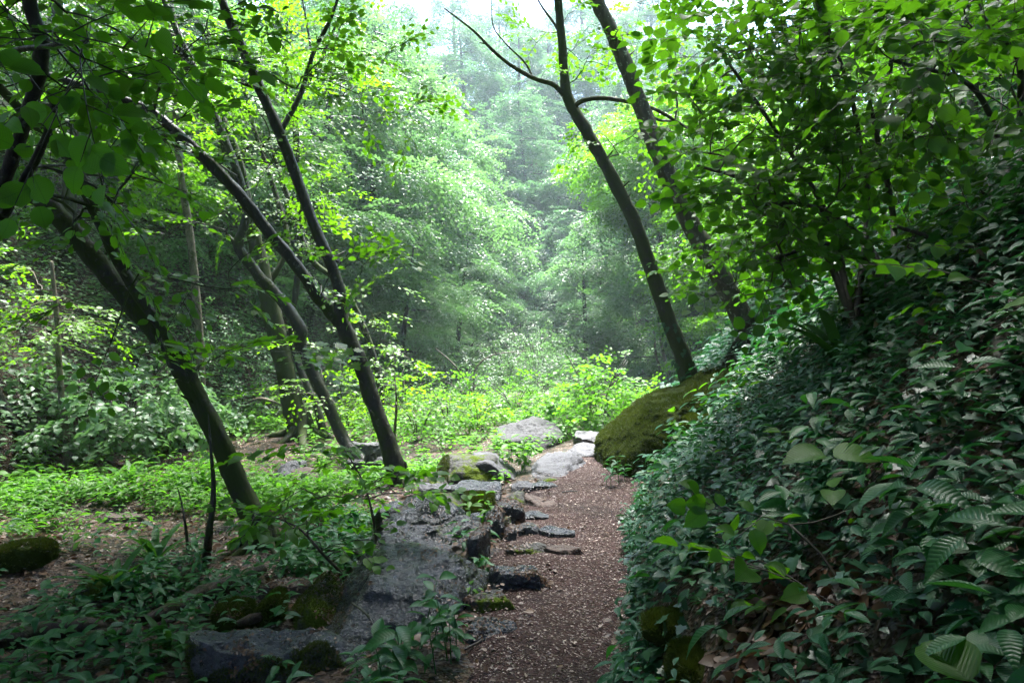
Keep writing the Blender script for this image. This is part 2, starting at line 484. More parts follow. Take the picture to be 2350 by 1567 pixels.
M = dict(
    beech=leaf_mat('beech_leaf', (.028, .095, .006), (.055, .140, .008), (.15, .40, .008), .5, .42, .4),
    hazel=leaf_mat('hazel_leaf', (.022, .092, .008), (.050, .134, .010), (.13, .38, .008), .46, .45, .25, .18, 14),
    pale=leaf_mat('sky_tinted_leaf', (.052, .124, .056), (.094, .180, .066), (.14, .31, .075), .42, .42, .45),  # leaf colour lightened and blued to carry the sky's sheen
    far=leaf_mat('sky_tinted_far_leaf', (.044, .110, .056), (.078, .152, .068), (.11, .26, .08), .4, .45, .4),  # sky sheen and distant mist put into this bluish leaf colour
    yellow=leaf_mat('young_leaf', (.052, .150, .008), (.092, .195, .010), (.19, .45, .01), .5, .45, .35),
    herb=leaf_mat('herb_leaf', (.009, .074, .020), (.026, .112, .028), (.05, .24, .02), .3, .40, .3, .14, 12),
    cover=leaf_mat('cover_leaf', (.006, .060, .026), (.020, .100, .040), (.03, .18, .03), .25, .42, .28, .12, 12),
    ivy=leaf_mat('ivy_leaf', (.008, .044, .020), (.020, .072, .028), (.03, .10, .02), .15, .4, .35),
    bright=leaf_mat('bright_herb_leaf', (.038, .135, .012), (.078, .180, .018), (.15, .42, .02), .45, .45, .2),
    fern=leaf_mat('fern_leaf', (.020, .080, .016), (.040, .110, .020), (.07, .22, .015), .35, .5, .15),
    moss=leaf_mat('moss_tuft', (.020, .034, .004), (.055, .074, .007), (.07, .10, .008), .3, .8, .2),
    bark=bark_mat('dark_wet_bark', (.006, .005, .005), (.028, .024, .020), .25, .22, .45),
    bark_moss=bark_mat('mossy_bark', (.007, .006, .005), (.030, .025, .020), .65, .12, .6),
    bark_pale=bark_mat('pale_bark', (.06, .05, .038), (.17, .14, .10), .25, .3, .6),
    bark_lichen=bark_mat('lichen_bark', (.022, .018, .015), (.075, .062, .05), .1, .9, .6),
    twig=bark_mat('twig_bark', (.018, .014, .010), (.06, .047, .035), 0, 0, .6, .2),
    deadwood=bark_mat('rotten_wood', (.012, .008, .005), (.055, .034, .02), .3, 0, .7, 1.0),
    rock=rock_mat('wet_rock', (.005, .006, .010), (.026, .029, .043), .24, 1.12),  # slate tone, its base made bluer for the sky's sheen
    rock_pale=rock_mat('grey_rock', (.024, .024, .030), (.084, .082, .095), .2, .4),
    rock_mid=rock_mat('weathered_rock', (.010, .010, .012), (.036, .035, .039), .15, .15),
    rock_dark=rock_mat('dark_mossy_rock', (.010, .009, .008), (.042, .037, .030), .55, .4),
    rock_brown=rock_mat('brown_rock', (.030, .018, .014), (.095, .06, .048), .12, .25),
    rock_moss=rock_mat('moss_covered_rock', (.014, .011, .007), (.045, .034, .02), 1.5, .1, (.022, .032, .004)),
    path=litter_mat('path_litter', (.018, .009, .008), ((.038, .017, .014), (.086, .044, .039), (.052, .023, .018)), 48, .09, .8, .5),
    ground=litter_mat('leaf_litter', (.013, .010, .007), ((.036, .019, .011), (.085, .050, .031), (.022, .015, .011)), 22, .03, .55, .55),
    deadleaf=leaf_mat('dead_leaf', (.040, .018, .009), (.14, .075, .042), (.10, .05, .02), .2, .5, .4),
    chip=leaf_mat('pale_chip', (.08, .042, .032), (.42, .33, .28), (.1, .08, .06), .1, .55, .4),
    metal=plain_mat('dark_painted_metal', (.012, .013, .016), (.03, .031, .036), 30, .5),
    petal=leaf_mat('yellow_leaf', (.45, .33, .02), (.55, .42, .04), (.4, .3, .02), .3, .5, .3),
)

# ------------------------------------------------------------------ ground and path
def grid_axis(segs):
    out = []
    for a, b, st in segs: out.append(np.arange(a, b, st))
    out.append(np.array([segs[-1][1]])); return np.concatenate(out)

gx = grid_axis([(-46, -9, .8), (-9, -3, .16), (-3, 5, .07), (5, 12, .2), (12, 46, .8)])
gy = grid_axis([(-16, 0, .8), (0, 12, .08), (12, 24, .2), (24, 92, .8)])
X, Y = np.meshgrid(gx, gy, indexing='ij')
Z = H(X, Y)
q3 = np.stack([X, Y, Z], -1)
Z = Z + 0.018 * fbm(q3 * 7, 21, 2) * np.maximum(sstep(0.0, .3, X - edge_right(Y)), sstep(0.0, .4, edge_path(Y) - X))
onp = sstep(-.1, .06, X - edge_path(Y)) * sstep(.08, -.05, X - edge_right(Y)) * sstep(26, 24, Y)
Z = Z - .02 * onp
mb = MB()
nx, ny = len(gx), len(gy)
ii = np.arange(nx - 1)[:, None] * ny + np.arange(ny - 1)[None, :]
fa = np.stack([ii, ii + ny, ii + ny + 1, ii + 1], -1).reshape(-1, 4)
mb.add(np.stack([X, Y, Z], -1).reshape(-1, 3), [fa])
tag(mb.build('ground', M['ground']), kind='structure')

ys = np.concatenate([np.arange(-8, 1, .3), np.arange(1, 14, .05), np.arange(14, 24, .15)])
us = np.linspace(0, 1, 26)
U, YY = np.meshgrid(us, ys, indexing='ij')
jag_l = .07 * vnoise(np.stack([ys * 3.1, ys * 0, ys * 0], -1), 5) + .04 * vnoise(np.stack([ys * 11, ys * 0, ys * 0], -1), 6)
jag_r = .05 * vnoise(np.stack([ys * 2.7, ys * 0, ys * 0], -1), 15) + .03 * vnoise(np.stack([ys * 12, ys * 0, ys * 0], -1), 16)
XX = (edge_path(YY) + .02 + jag_l[None]) * (1 - U) + (edge_right(YY) + .02 + jag_r[None]) * U
q = np.stack([XX, YY, 0 * XX], -1)
ZZ = np.maximum(H(XX, YY, False), -.2) + .012 + .022 * fbm(q * 1.6, 31, 3) + .008 * fbm(q * 14, 33, 3) - .03 * (np.abs(U - .5) * 2) ** 6
ZZ = ZZ - .05 * np.maximum(0, XX - edge_right(YY)) 
mb = MB()
m = len(ys)
ii = np.arange(len(us) - 1)[:, None] * m + np.arange(m - 1)[None, :]
mb.add((q * [1, 1, 0] + ZZ[..., None] * [0, 0, 1]).reshape(-1, 3), [np.stack([ii, ii + m, ii + m + 1, ii + 1], -1).reshape(-1, 4)])
tag(mb.build('path', M['path']), kind='structure')

# ------------------------------------------------------------------ rocks
_ico = {}
def ico(sub):
    if sub not in _ico:
        bm = bmesh.new(); bmesh.ops.create_icosphere(bm, subdivisions=sub, radius=1)
        v = np.array([x.co for x in bm.verts]); f = np.array([[a.index for a in p.verts] for p in bm.faces])
        bm.free(); _ico[sub] = (v / np.linalg.norm(v, axis=1, keepdims=True), f)
    return _ico[sub]

ROCKS = []          # (x, y, r) keep-out circles for plants
def rock(name, label, center, size, material, seed=0, rz=0.0, planes=(), ncut=9, sub=5, rough=.05, hard=16, tilt=(0, 0), cat='rock', group=None, keep=True):
    """An angular stone: intersection of the box and some random cuts, weathered by fractal noise. size = full extents in metres."""
    v, f = ico(sub)
    rg = np.random.default_rng(seed + 1000)
    pl = [((1, 0, 0), 1), ((-1, 0, 0), 1), ((0, 1, 0), 1), ((0, -1, 0), 1), ((0, 0, 1), 1), ((0, 0, -1), 1)]
    for _ in range(ncut):
        n = unit(rg.normal(size=3)); pl.append((tuple(n), rg.uniform(.78, 1.15)))
    pl += list(planes)
    inv = 0
    for n, o in pl:
        n = unit(np.array(n, float))
        inv = inv + np.maximum(v @ n / o, 1e-6) ** hard
    r = inv ** (-1 / hard)
    p = v * r[:, None] * (np.array(size) / 2)
    sc = max(size)
    nrm = unit(v / np.array(size))
    fr = 2.2 / max(.25, min(1.2, sc))
    dis = rough * sc * .5 * (fbm(p * fr * 1.6 + seed * 3.1, seed, 5, .5))
    lay = vnoise(np.stack([p[:, 0] * 1.2, p[:, 1] * 1.2 + p[:, 2] * 3, p[:, 2] * 14 / max(.3, sc)], -1) + seed, seed + 5)
    ridge = np.abs(vnoise(p * fr * 3.3 + seed, seed + 8)); crack = sstep(.10, .0, np.abs(vnoise(p * np.array([1.6, 1.6, 2.6]) * fr * .8 + 5 + seed, seed + 9)))
    dis = dis + rough * sc * (.14 * lay - .20 * (1 - ridge) ** 3 - .16 * crack) + min(.012, .02 * sc) * fbm(p * 15 + seed, seed + 3, 2, .6)
    p = p + nrm * dis[:, None]
    cx, sx = math.cos(tilt[0]), math.sin(tilt[0]); cyy, sy = math.cos(tilt[1]), math.sin(tilt[1]); cz, sz = math.cos(rz), math.sin(rz)
    R = np.array([[cz, -sz, 0], [sz, cz, 0], [0, 0, 1]]) @ np.array([[cyy, 0, sy], [0, 1, 0], [-sy, 0, cyy]]) @ np.array([[1, 0, 0], [0, cx, -sx], [0, sx, cx]])
    p = p @ R.T
    mb = MB(); mb.add(p, [f])
    ob = mb.build(name, material)
    ob.location = [float(c) for c in center]
    tag(ob, label, cat, group)
    ob['_top'] = 0
    del ob['_top']
    if keep: ROCKS.append((center[0], center[1], .45 * max(size[0], size[1])))
    ob_pts[ob.name] = (p + np.array(center), f)
    return ob
ob_pts = {}

def slab(label, x0, y0, x1, y1, thick, material, seed, name='stone_slab', up=.0, **kw):
    """A flat stone lying on the ground, covering the photograph's box x0..x1, y0..y1 (front edge y1)."""
    xm = (x0 + x1) / 2
    a = ground_at(xm, y1); b = ground_at(xm, y0 + thick / a[1] * F * .8)
    dep = max(.18, b[1] - a[1])
    c = (a + b) / 2; d = c[1]
    w = (x1 - x0) / F * d
    kw.setdefault('tilt', (.08, 0)); thick = thick * .85
    kw.setdefault('rough', .07); kw.setdefault('hard', 26); kw.setdefault('ncut', 5)
    rl = np.random.default_rng(seed + 50)
    kw['planes'] = list(kw.get('planes', ())) + [((math.cos(q), math.sin(q), rl.uniform(-.1, .5)), rl.uniform(.70, 1.0)) for q in rl.uniform(0, 6.28, 6)] + [((rl.normal() * .12, rl.normal() * .12, 1), rl.uniform(.7, .9))]
    z = hz(c[0], c[1])
    return rock(name, label, ((xm - 1175) / F * d, d, z + thick * .06 + up), (w * 1.12, dep * 1.1, thick * 1.3), material, seed, **kw)

def boulder(label, x0, y0, x1, y1, dep, material, seed, name='boulder', sink=.12, **kw):
    """A standing stone: the box is its outline; dep is its depth in metres."""
    g = ground_at((x0 + x1) / 2, y1)
    d = g[1]
    w = (x1 - x0) / F * d; h = (y1 - y0) / F * d
    return rock(name, label, ((x0 + x1) / 2 / F * d - 1175 / F * d, d + dep * .5, g[2] + h / 2 - sink / 2), (w, dep, h + sink), material, seed, **kw)

# big wet boulder beside the path and the ledge behind it
rock('boulder', 'large wet dark boulder with a sloping pitted face, left of the path', (-.66, 4.34, -.03), (1.0, 1.36, .72), M['rock'], 11, rz=-.10,
     planes=[((.05, -.30, .95), .64), ((.0, -.75, .66), .70), ((-.75, -.35, .55), .68), ((.85, -.3, .4), .80), ((.3, .75, .6), .74), ((-.5, .8, .1), .8)], ncut=7, sub=7, rough=.06, hard=34)
rock('boulder', 'jagged dark ledge of rock rising behind the large wet boulder', (-.66, 5.74, .0), (1.05, 1.05, .62), M['rock'], 12, rz=-.5,
     planes=[((.6, -.35, .7), .52), ((-.45, -.5, .75), .55), ((.1, .7, .7), .7)], ncut=10, sub=6, rough=.12, hard=30)
slab('thin grey slab lying on top of the jagged ledge', 955, 1138, 1062, 1166, .09, M['rock_pale'], 13, up=.18, keep=False)
slab('broad flat wet slab with moss along its front edge, near the bottom of the photo', 395, 1432, 850, 1562, .20, M['rock'], 14, up=.06, sub=6, rough=.10, tilt=(.20, .07), hard=20, planes=[((-.8, -.6, .2), .85), ((.75, -.6, .3), .9), ((-.6, .7, .2), .9)])
boulder('small tent-shaped stone capped with green moss beside the wet slab', 636, 1352, 775, 1452, .42, M['rock_dark'], 15, rough=.08, planes=[((-.7, -.2, .7), .5), ((.6, -.2, .7), .5)])
slab('flat brown rounded stone lying left of the large wet boulder', 590, 1298, 762, 1375, .22, M['rock_brown'], 16, up=.0, rough=.03, hard=9)
boulder('upright dark boulder with a mossy flank where the rocks meet the path', 990, 1060, 1142, 1132, .55, M['rock_dark'], 17, rough=.05, hard=10, planes=[((-.8, -.4, .5), .75)])
boulder('pale grey boulder tucked behind the upright dark boulder', 1080, 1058, 1190, 1118, .7, M['rock_pale'], 18, rough=.06, planes=[((.7, -.1, .7), .6)])
boulder('leaning mossy stone with a sharp ridge left of the upright dark boulder', 944, 1083, 1032, 1146, .5, M['rock_dark'], 19, rough=.05, planes=[((.75, -.2, .6), .45), ((-.5, -.2, .8), .7)])
boulder('angular grey boulder rising among bright shrubs beyond the stone pile', 1138, 970, 1296, 1036, 1.3, M['rock_mid'], 20, rough=.07, sub=6, planes=[((-.45, -.35, .8), .55), ((.55, -.25, .75), .62), ((.2, -.8, .3), .8)])
boulder('low dark stone under the mossy stone at the path edge', 1030, 1120, 1140, 1165, .5, M['rock'], 21, rough=.07)
boulder('small moss topped stone between the ledge and the path', 1062, 1148, 1135, 1192, .35, M['rock_moss'], 22, rough=.05)
boulder('dark squat stone beside the small moss topped stone', 1100, 1175, 1160, 1232, .3, M['rock'], 23, rough=.07)
boulder('blocky grey stone set into the left edge of the path', 1140, 1158, 1206, 1200, .35, M['rock'], 24, rough=.07)
boulder('little dark lump of stone on the path edge above the blocky stone', 1162, 1138, 1206, 1162, .25, M['rock_dark'], 25, rough=.07)
boulder('dark sunken stone right behind the large wet boulder, toward the path', 1068, 1232, 1122, 1300, .4, M['rock'], 26, rough=.08)
boulder('small mossy lump between the ledge and the split slab', 1128, 1192, 1172, 1226, .25, M['rock_dark'], 27, rough=.08)
boulder('low dark stone leaning on the left side of the jagged ledge', 850, 1170, 930, 1225, .5, M['rock'], 28, rough=.09)
boulder('little grey stone next to the dark squat stone', 1150, 1215, 1186, 1240, .2, M['rock_pale'], 29, rough=.08)
boulder('dark flat topped stone between the upright boulder and the small mossy stone', 1080, 1122, 1150, 1156, .4, M['rock'], 72, rough=.08)
boulder('dark stone under the thin grey slab', 985, 1150, 1062, 1192, .4, M['rock_dark'], 73, rough=.09)
# stones of the path
G = 'paving stones along the path'
slab('long pale slab running up the bend of the path', 1222, 1034, 1328, 1096, .16, M['rock_pale'], 30, group=G, rz=-.35, up=.03)
slab('wide pale slab at the bend, just above the long slab', 1298, 1012, 1412, 1052, .15, M['rock_pale'], 31, group=G, up=.04)
slab('cracked pale slab further up the bend of the path', 1318, 990, 1404, 1020, .16, M['rock_pale'], 32, group=G, up=.05)
slab('farthest slab of the path, against the mossy boulder', 1376, 974, 1446, 996, .14, M['rock_pale'], 33, group=G, up=.05)
slab('small grey slab at the foot of the long pale slab', 1176, 1100, 1232, 1128, .12, M['rock_pale'], 34, group=G)
slab('dark grey slab beside the small grey slab at the path edge', 1212, 1100, 1282, 1126, .12, M['rock'], 35, group=G)
slab('small dark stone wedged under the long pale slab', 1232, 1090, 1276, 1106, .10, M['rock_dark'], 36, group=G)
slab('reddish flat stone lying lengthwise in the path', 1212, 1128, 1266, 1172, .07, M['rock_brown'], 37, group=G, rz=.5)
slab('small bluish stone below the reddish flat stone', 1208, 1168, 1256, 1190, .07, M['rock'], 38, group=G)
slab('left half of a split wet slab crossing the path edge', 1172, 1192, 1246, 1226, .10, M['rock'], 39, group=G)
slab('right half of the split wet slab, reaching into the path', 1236, 1196, 1312, 1232, .11, M['rock'], 40, group=G)
slab('low mossy brown stone forming a step across the path', 1166, 1236, 1252, 1278, .14, M['rock_dark'], 41, group=G)
slab('low worn brown stone continuing the mossy step', 1238, 1240, 1342, 1276, .11, M['rock_brown'], 42, group=G)
slab('thick wet stone block set as a step, pale on top', 1108, 1282, 1256, 1334, .22, M['rock'], 43, group=G, sub=6)
slab('flat mossy brown stone below the wet step', 1076, 1346, 1180, 1394, .12, M['rock_dark'], 44, group=G)
slab('narrow dark wet stone lying in the litter near the leafy plant', 1064, 1422, 1180, 1454, .10, M['rock'], 45, group=G)
# mossy boulder on the right of the path
mg = rock('boulder', 'big moss covered boulder leaning over the right edge of the path', (2.30, 8.45, .34), (2.35, 1.9, 1.95), M['rock_moss'], 50, rz=.0,
     planes=[((-.70, -.1, .70), .60), ((-.42, -.1, .9), .58), ((-.97, -.2, .1), .93), ((.1, -.95, .3), .82), ((-.2, -.75, .6), .70)], ncut=3, sub=7, rough=.06, hard=20)
rock('boulder', 'mossy stone half buried in the ivy bank beside the big mossy boulder', (1.86, 6.45, hz(1.86, 6.45) - .02), (.42, .5, .34), M['rock_moss'], 51, rough=.06)
ROCKS.extend([(1.8, 7.15, .5), (2.25, 7.2, .55), tuple(ground_at(605, 1250)[:2] - [0, .35]) + (.34,)])
rock('boulder', 'moss covered stone at the foot of the ivy bank, lower right path edge', tuple(ground_at(1602, 1555) + [0, .05, -.06]), (.20, .34, .24), M['rock_moss'], 52, rough=.08, hard=9)
rock('boulder', 'flat mossy ledge above the path among ivy and dead leaves', tuple(ground_at(1560, 1425) + [0, .05, -.07]), (.34, .3, .18), M['rock_moss'], 53, rough=.08, hard=10)
rock('boulder', 'mossy edging stone where the ivy bank meets the path', (1.30, 5.85, .05), (.26, .7, .3), M['rock_moss'], 54, rough=.05, hard=9)
# left side
slab('large flat grey slab in the clearing behind the forked trunk', 800, 1008, 908, 1052, .3, M['rock_pale'], 60, up=.05)
slab('grey slab with a mossy front in the clearing', 790, 1046, 910, 1082, .26, M['rock_pale'], 61, up=.03)
slab('pale low slab at the foot of the forked trunk', 905, 1076, 985, 1102, .14, M['rock_pale'], 62)
boulder('pointed grey stone among the plants left of the stone pile', 612, 1058, 680, 1112, .5, M['rock_pale'], 63, rough=.08, planes=[((-.6, -.2, .7), .55), ((.5, -.4, .7), .6)])
boulder('low grey stone with a flat tilted top next to the pointed stone', 655, 1085, 730, 1122, .5, M['rock_brown'], 64, rough=.06)
slab('flat purple grey stone sunk in the herbs of the left clearing', 235, 1166, 335, 1200, .12, M['rock_brown'], 65)
boulder('round stone with a bright moss cap at the left edge', -50, 1256, 92, 1314, .35, M['rock_moss'], 66, rough=.05, hard=7)
boulder('dark round stone behind the strap ferns, lower left', 150, 1322, 262, 1382, .4, M['rock_dark'], 67, rough=.05, hard=7)
boulder('cushion of moss over a stone by the rotten log', 470, 1408, 560, 1462, .3, M['rock_moss'], 68, rough=.06, hard=6)
boulder('mossy stone wedged between the log and the tent-shaped stone', 565, 1378, 645, 1442, .3, M['rock_moss'], 69, rough=.06, hard=6)
boulder('dark stone far along the path under the footbridge', 1440, 868, 1500, 900, 1.0, M['rock_dark'], 70, rough=.06)
boulder('low rock by the far path below the footbridge, the one farther right', 1500, 885, 1550, 912, 1.0, M['rock_dark'], 71, rough=.06)

def moss_tufts(ob, n, seed, size=.02, zmin=-.2, mask=None):
    """Short moss blades as a part of the stone they grow on."""
    p, f = ob_pts[ob.name]
    rg = np.random.default_rng(seed)
    a, b, c = p[f[:, 0]], p[f[:, 1]], p[f[:, 2]]
    cr = np.cross(b - a, c - a); ar = np.linalg.norm(cr, axis=1); nn = cr / (ar[:, None] + 1e-12)
    w = ar * np.clip(nn[:, 2] - zmin, 0, 1)
    w = w * (fbm(a * 3.2, seed, 3) > -.5)
    if mask is not None: w = w * mask(a)
    k = rg.choice(len(f), n, p=w / w.sum())
    r1, r2 = rg.random(n), rg.random(n); m = r1 + r2 > 1; r1[m] = 1 - r1[m]; r2[m] = 1 - r2[m]
    q = a[k] + (b - a)[k] * r1[:, None] + (c - a)[k] * r2[:, None]
    L = Leaves()
    d = unit(nn[k] + rg.normal(size=(n, 3)) * .55)
    L.add(q - nn[k] * .003, d, rg.normal(size=(n, 3)), size * rg.uniform(.5, 1.3, n), np.clip(.5 + .5 * fbm(q * 5, seed + 2, 2) + rg.normal(size=n) * .15, 0, 1))
    t = (np.array([(0, .14, 0), (0, -.14, 0), (1, 0, -.2)], float), [np.array([(0, 1, 2)])], np.zeros((3, 2)))
    mo = L.into(MB(), t).build('moss', M['moss'], ob, origin=ob.location)
    return mo

for o_ in list(bpy.data.objects):
    if o_.type == 'MESH' and o_.name in ob_pts and 'broad flat wet slab' in o_['label']: moss_tufts(o_, 9000, 5, .02, -.6, lambda a: a[:, 1] < a[:, 1].min() + .10 + .07 * fbm(a * 4, 6, 2))
    if o_.type == 'MESH' and o_.name in ob_pts and 'tent-shaped' in o_['label']: moss_tufts(o_, 7000, 6, .018, -.1)
    if o_.type == 'MESH' and o_.name in ob_pts and 'large wet dark boulder' in o_['label']: moss_tufts(o_, 6000, 7, .016, -.4, lambda a: (a[:, 2] < -.02) | (fbm(a * 3, 8, 2) > .45))
    if o_.type == 'MESH' and o_.name in ob_pts and 'upright dark boulder with' in o_['label']: moss_tufts(o_, 4000, 8, .022, -.6, lambda a: a[:, 0] < a[:, 0].min() + .16)
    if o_.type == 'MESH' and o_.name in ob_pts and o_.data.materials[0] == M['rock_moss'] and o_.location.y < 10:
        d_ = o_.location.y
        ext = max(o_.dimensions)
        moss_tufts(o_, int(min(48000, 22000 * ext)), int(d_ * 100), .016 + .0018 * d_, -.15 if ext > 1 else .0)

# ------------------------------------------------------------------ trees: branching and sprays
class Skel:
    """Branching: each spray position is joined to the nearest wood by a curved branch; wood thickens with what it carries."""
    def __init__(self):
        self.P = np.zeros((40000, 3)); self.par = np.full(40000, -1); self.rad = np.zeros(40000); self.n = 0
        self.lines = []; self.tips = []
    def stem(self, pts, radii, n=26, start=None):
        """pts in world; first one may continue wood that is there already."""
        a = smooth_line(np.column_stack([pts, radii]), n)
        idx = []
        for i in range(n):
            k = self.n; self.P[k] = a[i, :3]; self.rad[k] = max(.004, a[i, 3])
            self.par[k] = (k - 1) if i else (-1 if start is None else start)
            self.n += 1; idx.append(k)
        self.lines.append(('stem', idx))
        return idx
    def near(self, p):
        return int(np.argmin(np.linalg.norm(self.P[:self.n] - p, axis=1)))
    def grow(self, targets, arch=.12, updrift=.5, rng=RNG, zlow=-9, allow=None):
        base = self.P[:self.n].copy()
        dd = np.array([np.min(np.linalg.norm(base - t, axis=1)) for t in targets])
        for t in np.array(targets)[np.argsort(dd)]:
            q = self.P[:self.n]
            cost = np.linalg.norm(q - t, axis=1) + updrift * np.maximum(0, q[:, 2] - t[2]) + 9 * (q[:, 2] < zlow)
            k = int(np.argmin(cost)); a = self.P[k].copy(); L = np.linalg.norm(t - a)
            m = int(np.clip(L / .22, 3, 9))
            mid = (a + t) / 2 + np.array([0, 0, arch * L]) + rng.normal(size=3) * L * .09
            s = np.linspace(0, 1, m + 1)[1:, None]
            c = (1 - s) ** 2 * a + 2 * s * (1 - s) * mid + s * s * t
            c[:-1] += rng.normal(size=(m, 3))[:-1] * L * .018
            idx = [k]; pr = k
            for row in c:
                j = self.n; self.P[j] = row; self.par[j] = pr; pr = j; self.n += 1; idx.append(j)
            self.lines.append(('branch', idx)); self.tips.append(idx[-1])
    def mesh(self, mb, sides=10, r0=.0035, bump=.12, seed=0):
        cnt = np.zeros(self.n)
        for k in self.tips: cnt[k] += 1
        for k in range(self.n - 1, 0, -1):
            if self.par[k] >= 0: cnt[self.par[k]] += cnt[k]
        for kind, idx in self.lines:
            pts = self.P[idx]
            if kind == 'stem':
                r = self.rad[idx]
                tube(mb, pts, r, sides, bump, seed)
            else:
                r = r0 * np.maximum(1, cnt[idx]) ** .48
                r[0] = r[1]
                r = np.minimum(r, max(.003, (self.rad[idx[0]] if self.rad[idx[0]] else 9)) * .8)
                self.rad[idx[1:]] = r[1:]
                tube(mb, pts, r, 5 if r[0] > .012 else 3)
    def tip_frames(self):
        t = np.array(self.tips); p = self.P[t]; q = self.P[self.par[t]]
        return p, unit(p - q)

def spray_tmpl(rg, L=.5, leaf=.08, n=7, side=3, droop=.25, tilt=.35, flat=True):
    """A leafy twig: leaves two-ranked along a main twig and short side twigs."""
    ps, ds, ns, ss, segs = [], [], [], [], []
    def twig(o, ang, l, cnt, z0):
        c, s = math.cos(ang), math.sin(ang)
        pts = []
        for i in range(cnt + 1):
            t = i / cnt; x = l * t
            pt = np.array([o[0] + c * x, o[1] + s * x, z0 - droop * (o[0] + c * x) ** 2 / max(L, .1)])
            pts.append(pt)
            if i == 0: continue
            sd = 1 if i % 2 else -1
            a2 = ang + (sd * rg.uniform(.7, 1.15) if i < cnt else rg.uniform(-.2, .2))
            d = np.array([math.cos(a2), math.sin(a2), rg.normal() * .16 - .16])
            ps.append(pt + d * leaf * .18); ds.append(d)
            ns.append(np.array([rg.normal() * tilt, rg.normal() * tilt, 1.0])); ss.append(leaf * rg.uniform(.6, 1.15) * (1.0 if t < .9 else .8))
        segs.append(np.array(pts))
    twig((0, 0), 0, L, n, 0)
    for k in range(side):
        t = rg.uniform(.12, .75); sd = 1 if k % 2 else -1
        twig((L * t, 0), sd * rg.uniform(.5, .9), L * (1 - t) * rg.uniform(.55, .9), max(2, int(n * .6 * (1 - t) + 1)), 0)
    return np.array(ps), np.array(ds), np.array(ns), np.array(ss), segs

def put_sprays(L, tw, pos, dirs, tmpls, rg, level=.55, rollsd=.35, twigs=True, sc=1.0):
    up0 = np.array([0, 0, 1.0])
    for p, d in zip(pos, dirs):
        ps, ds, ns, ss, segs = tmpls[rg.integers(len(tmpls))]
        d = d * np.array([1, 1, 1 - level]) + rg.normal(size=3) * .25
        d = d / np.linalg.norm(d)
        n = up0 + rg.normal(size=3) * rollsd
        y = np.cross(n, d); y /= np.linalg.norm(y) + 1e-9; n = np.cross(d, y)
        R = np.stack([d, y, n]); s = sc * rg.uniform(.75, 1.2)
        L.add(p + s * ps @ R, ds @ R, ns @ R, s * ss, np.clip(rg.random() * .5 + rg.random(len(ps)) * .5, 0, 1))
        if twigs and tw is not None:
            for sg in segs: tube(tw, p + s * sg @ R, np.linspace(.0028, .0012, len(sg)) * s, 3)

def targets_px(regs, rg):
    """Spray positions: clusters of (px, py, rx, ry, depth, depth spread, count), clumped into tiers."""
    out = []
    for px, py, rx, ry, d, dd, n in regs:
        for _ in range(n):
            a, r = rg.uniform(0, 6.283), math.sqrt(rg.random())
            out.append(P(px + rx * r * math.cos(a), py + ry * r * math.sin(a), d + rg.uniform(-dd, dd)))
    return out

def targets_box(c, ext, n, rg):
    u = unit(rg.normal(size=(n, 3))) * (rg.random((n, 1)) ** (1 / 2.6))
    return list(np.array(c) + u * np.array(ext))

def near_tree(name, label, cat, stems, tg, leafm, barkm, tmpls, lt, seed, group=None, sides=18, arch=.1, zlow=-9, level=.55, bump=.13, roll=.35, forked=()):
    """stems: list of (points, radii); the first starts at the base. tg: spray positions."""
    rg = np.random.default_rng(seed)
    base = np.array(stems[0][0][0], float)
    t = thing(name, label, cat, base, group)
    sk = Skel()
    for i, (pts, rad) in enumerate(stems):
        pts = [np.array(p, float) for p in pts]
        if i == 0:
            pts = [pts[0] - np.array([0, 0, .25])] + pts; rad = [rad[0] * 1.7, rad[0] * 1.15] + list(rad)[1:]
            sk.stem(pts, rad, 90)
        else:
            k = sk.near(pts[0]); pts[0] = sk.P[k].copy()
            sk.stem(pts, rad, 60, k)
    if tg: sk.grow(tg, arch=arch, rng=rg, zlow=zlow)
    mb = MB(); sk.mesh(mb, sides, bump=bump, seed=seed)
    if stems[0][1][0] > .06:
        rr = stems[0][1][0]
        for k in range(6):                       # roots spreading at the foot
            a = k * 1.05 + rg.uniform(-.3, .3); dv = np.array([math.cos(a), math.sin(a), 0]); ln = rr * rg.uniform(3, 5.5)
            q = [base + dv * rr * .35 + [0, 0, rr * 2.2], base + dv * rr * .95 + [0, 0, rr * .7], base + dv * ln * .6, base + dv * ln]
            q = [np.array([c[0], c[1], max(c[2] if i < 2 else -9, hz(c[0], c[1]) + (.01, .01, .0, -.06)[i])]) for i, c in enumerate(q)]
            l = smooth_line(np.column_stack([q, [rr * .45, rr * .42, rr * .28, rr * .12]]), 9); tube(mb, l[:, :3], l[:, 3], 7, .15, seed + k)
        nd = sk.lines[0][1]
        for k in range(5):                       # stubs of lost twigs
            j = nd[rg.integers(8, len(nd) - 5)]; a = rg.uniform(0, 6.28); r_ = sk.rad[j]; dv = unit(np.array([math.cos(a), math.sin(a), .4]))
            tube(mb, [sk.P[j] + dv * r_ * .6, sk.P[j] + dv * (r_ + .03), sk.P[j] + dv * (r_ + rg.uniform(.05, .14)) + [0, 0, .02]], [.016, .012, .007], 6)
    L = Leaves()
    if tg:
        p, d = sk.tip_frames()
        put_sprays(L, mb, p, d, tmpls, rg, level, roll)
    mb.build('trunk', barkm, t, origin=base)
    if tg: L.into(MB(), lt).build('crown', leafm, t, origin=base)
    return t

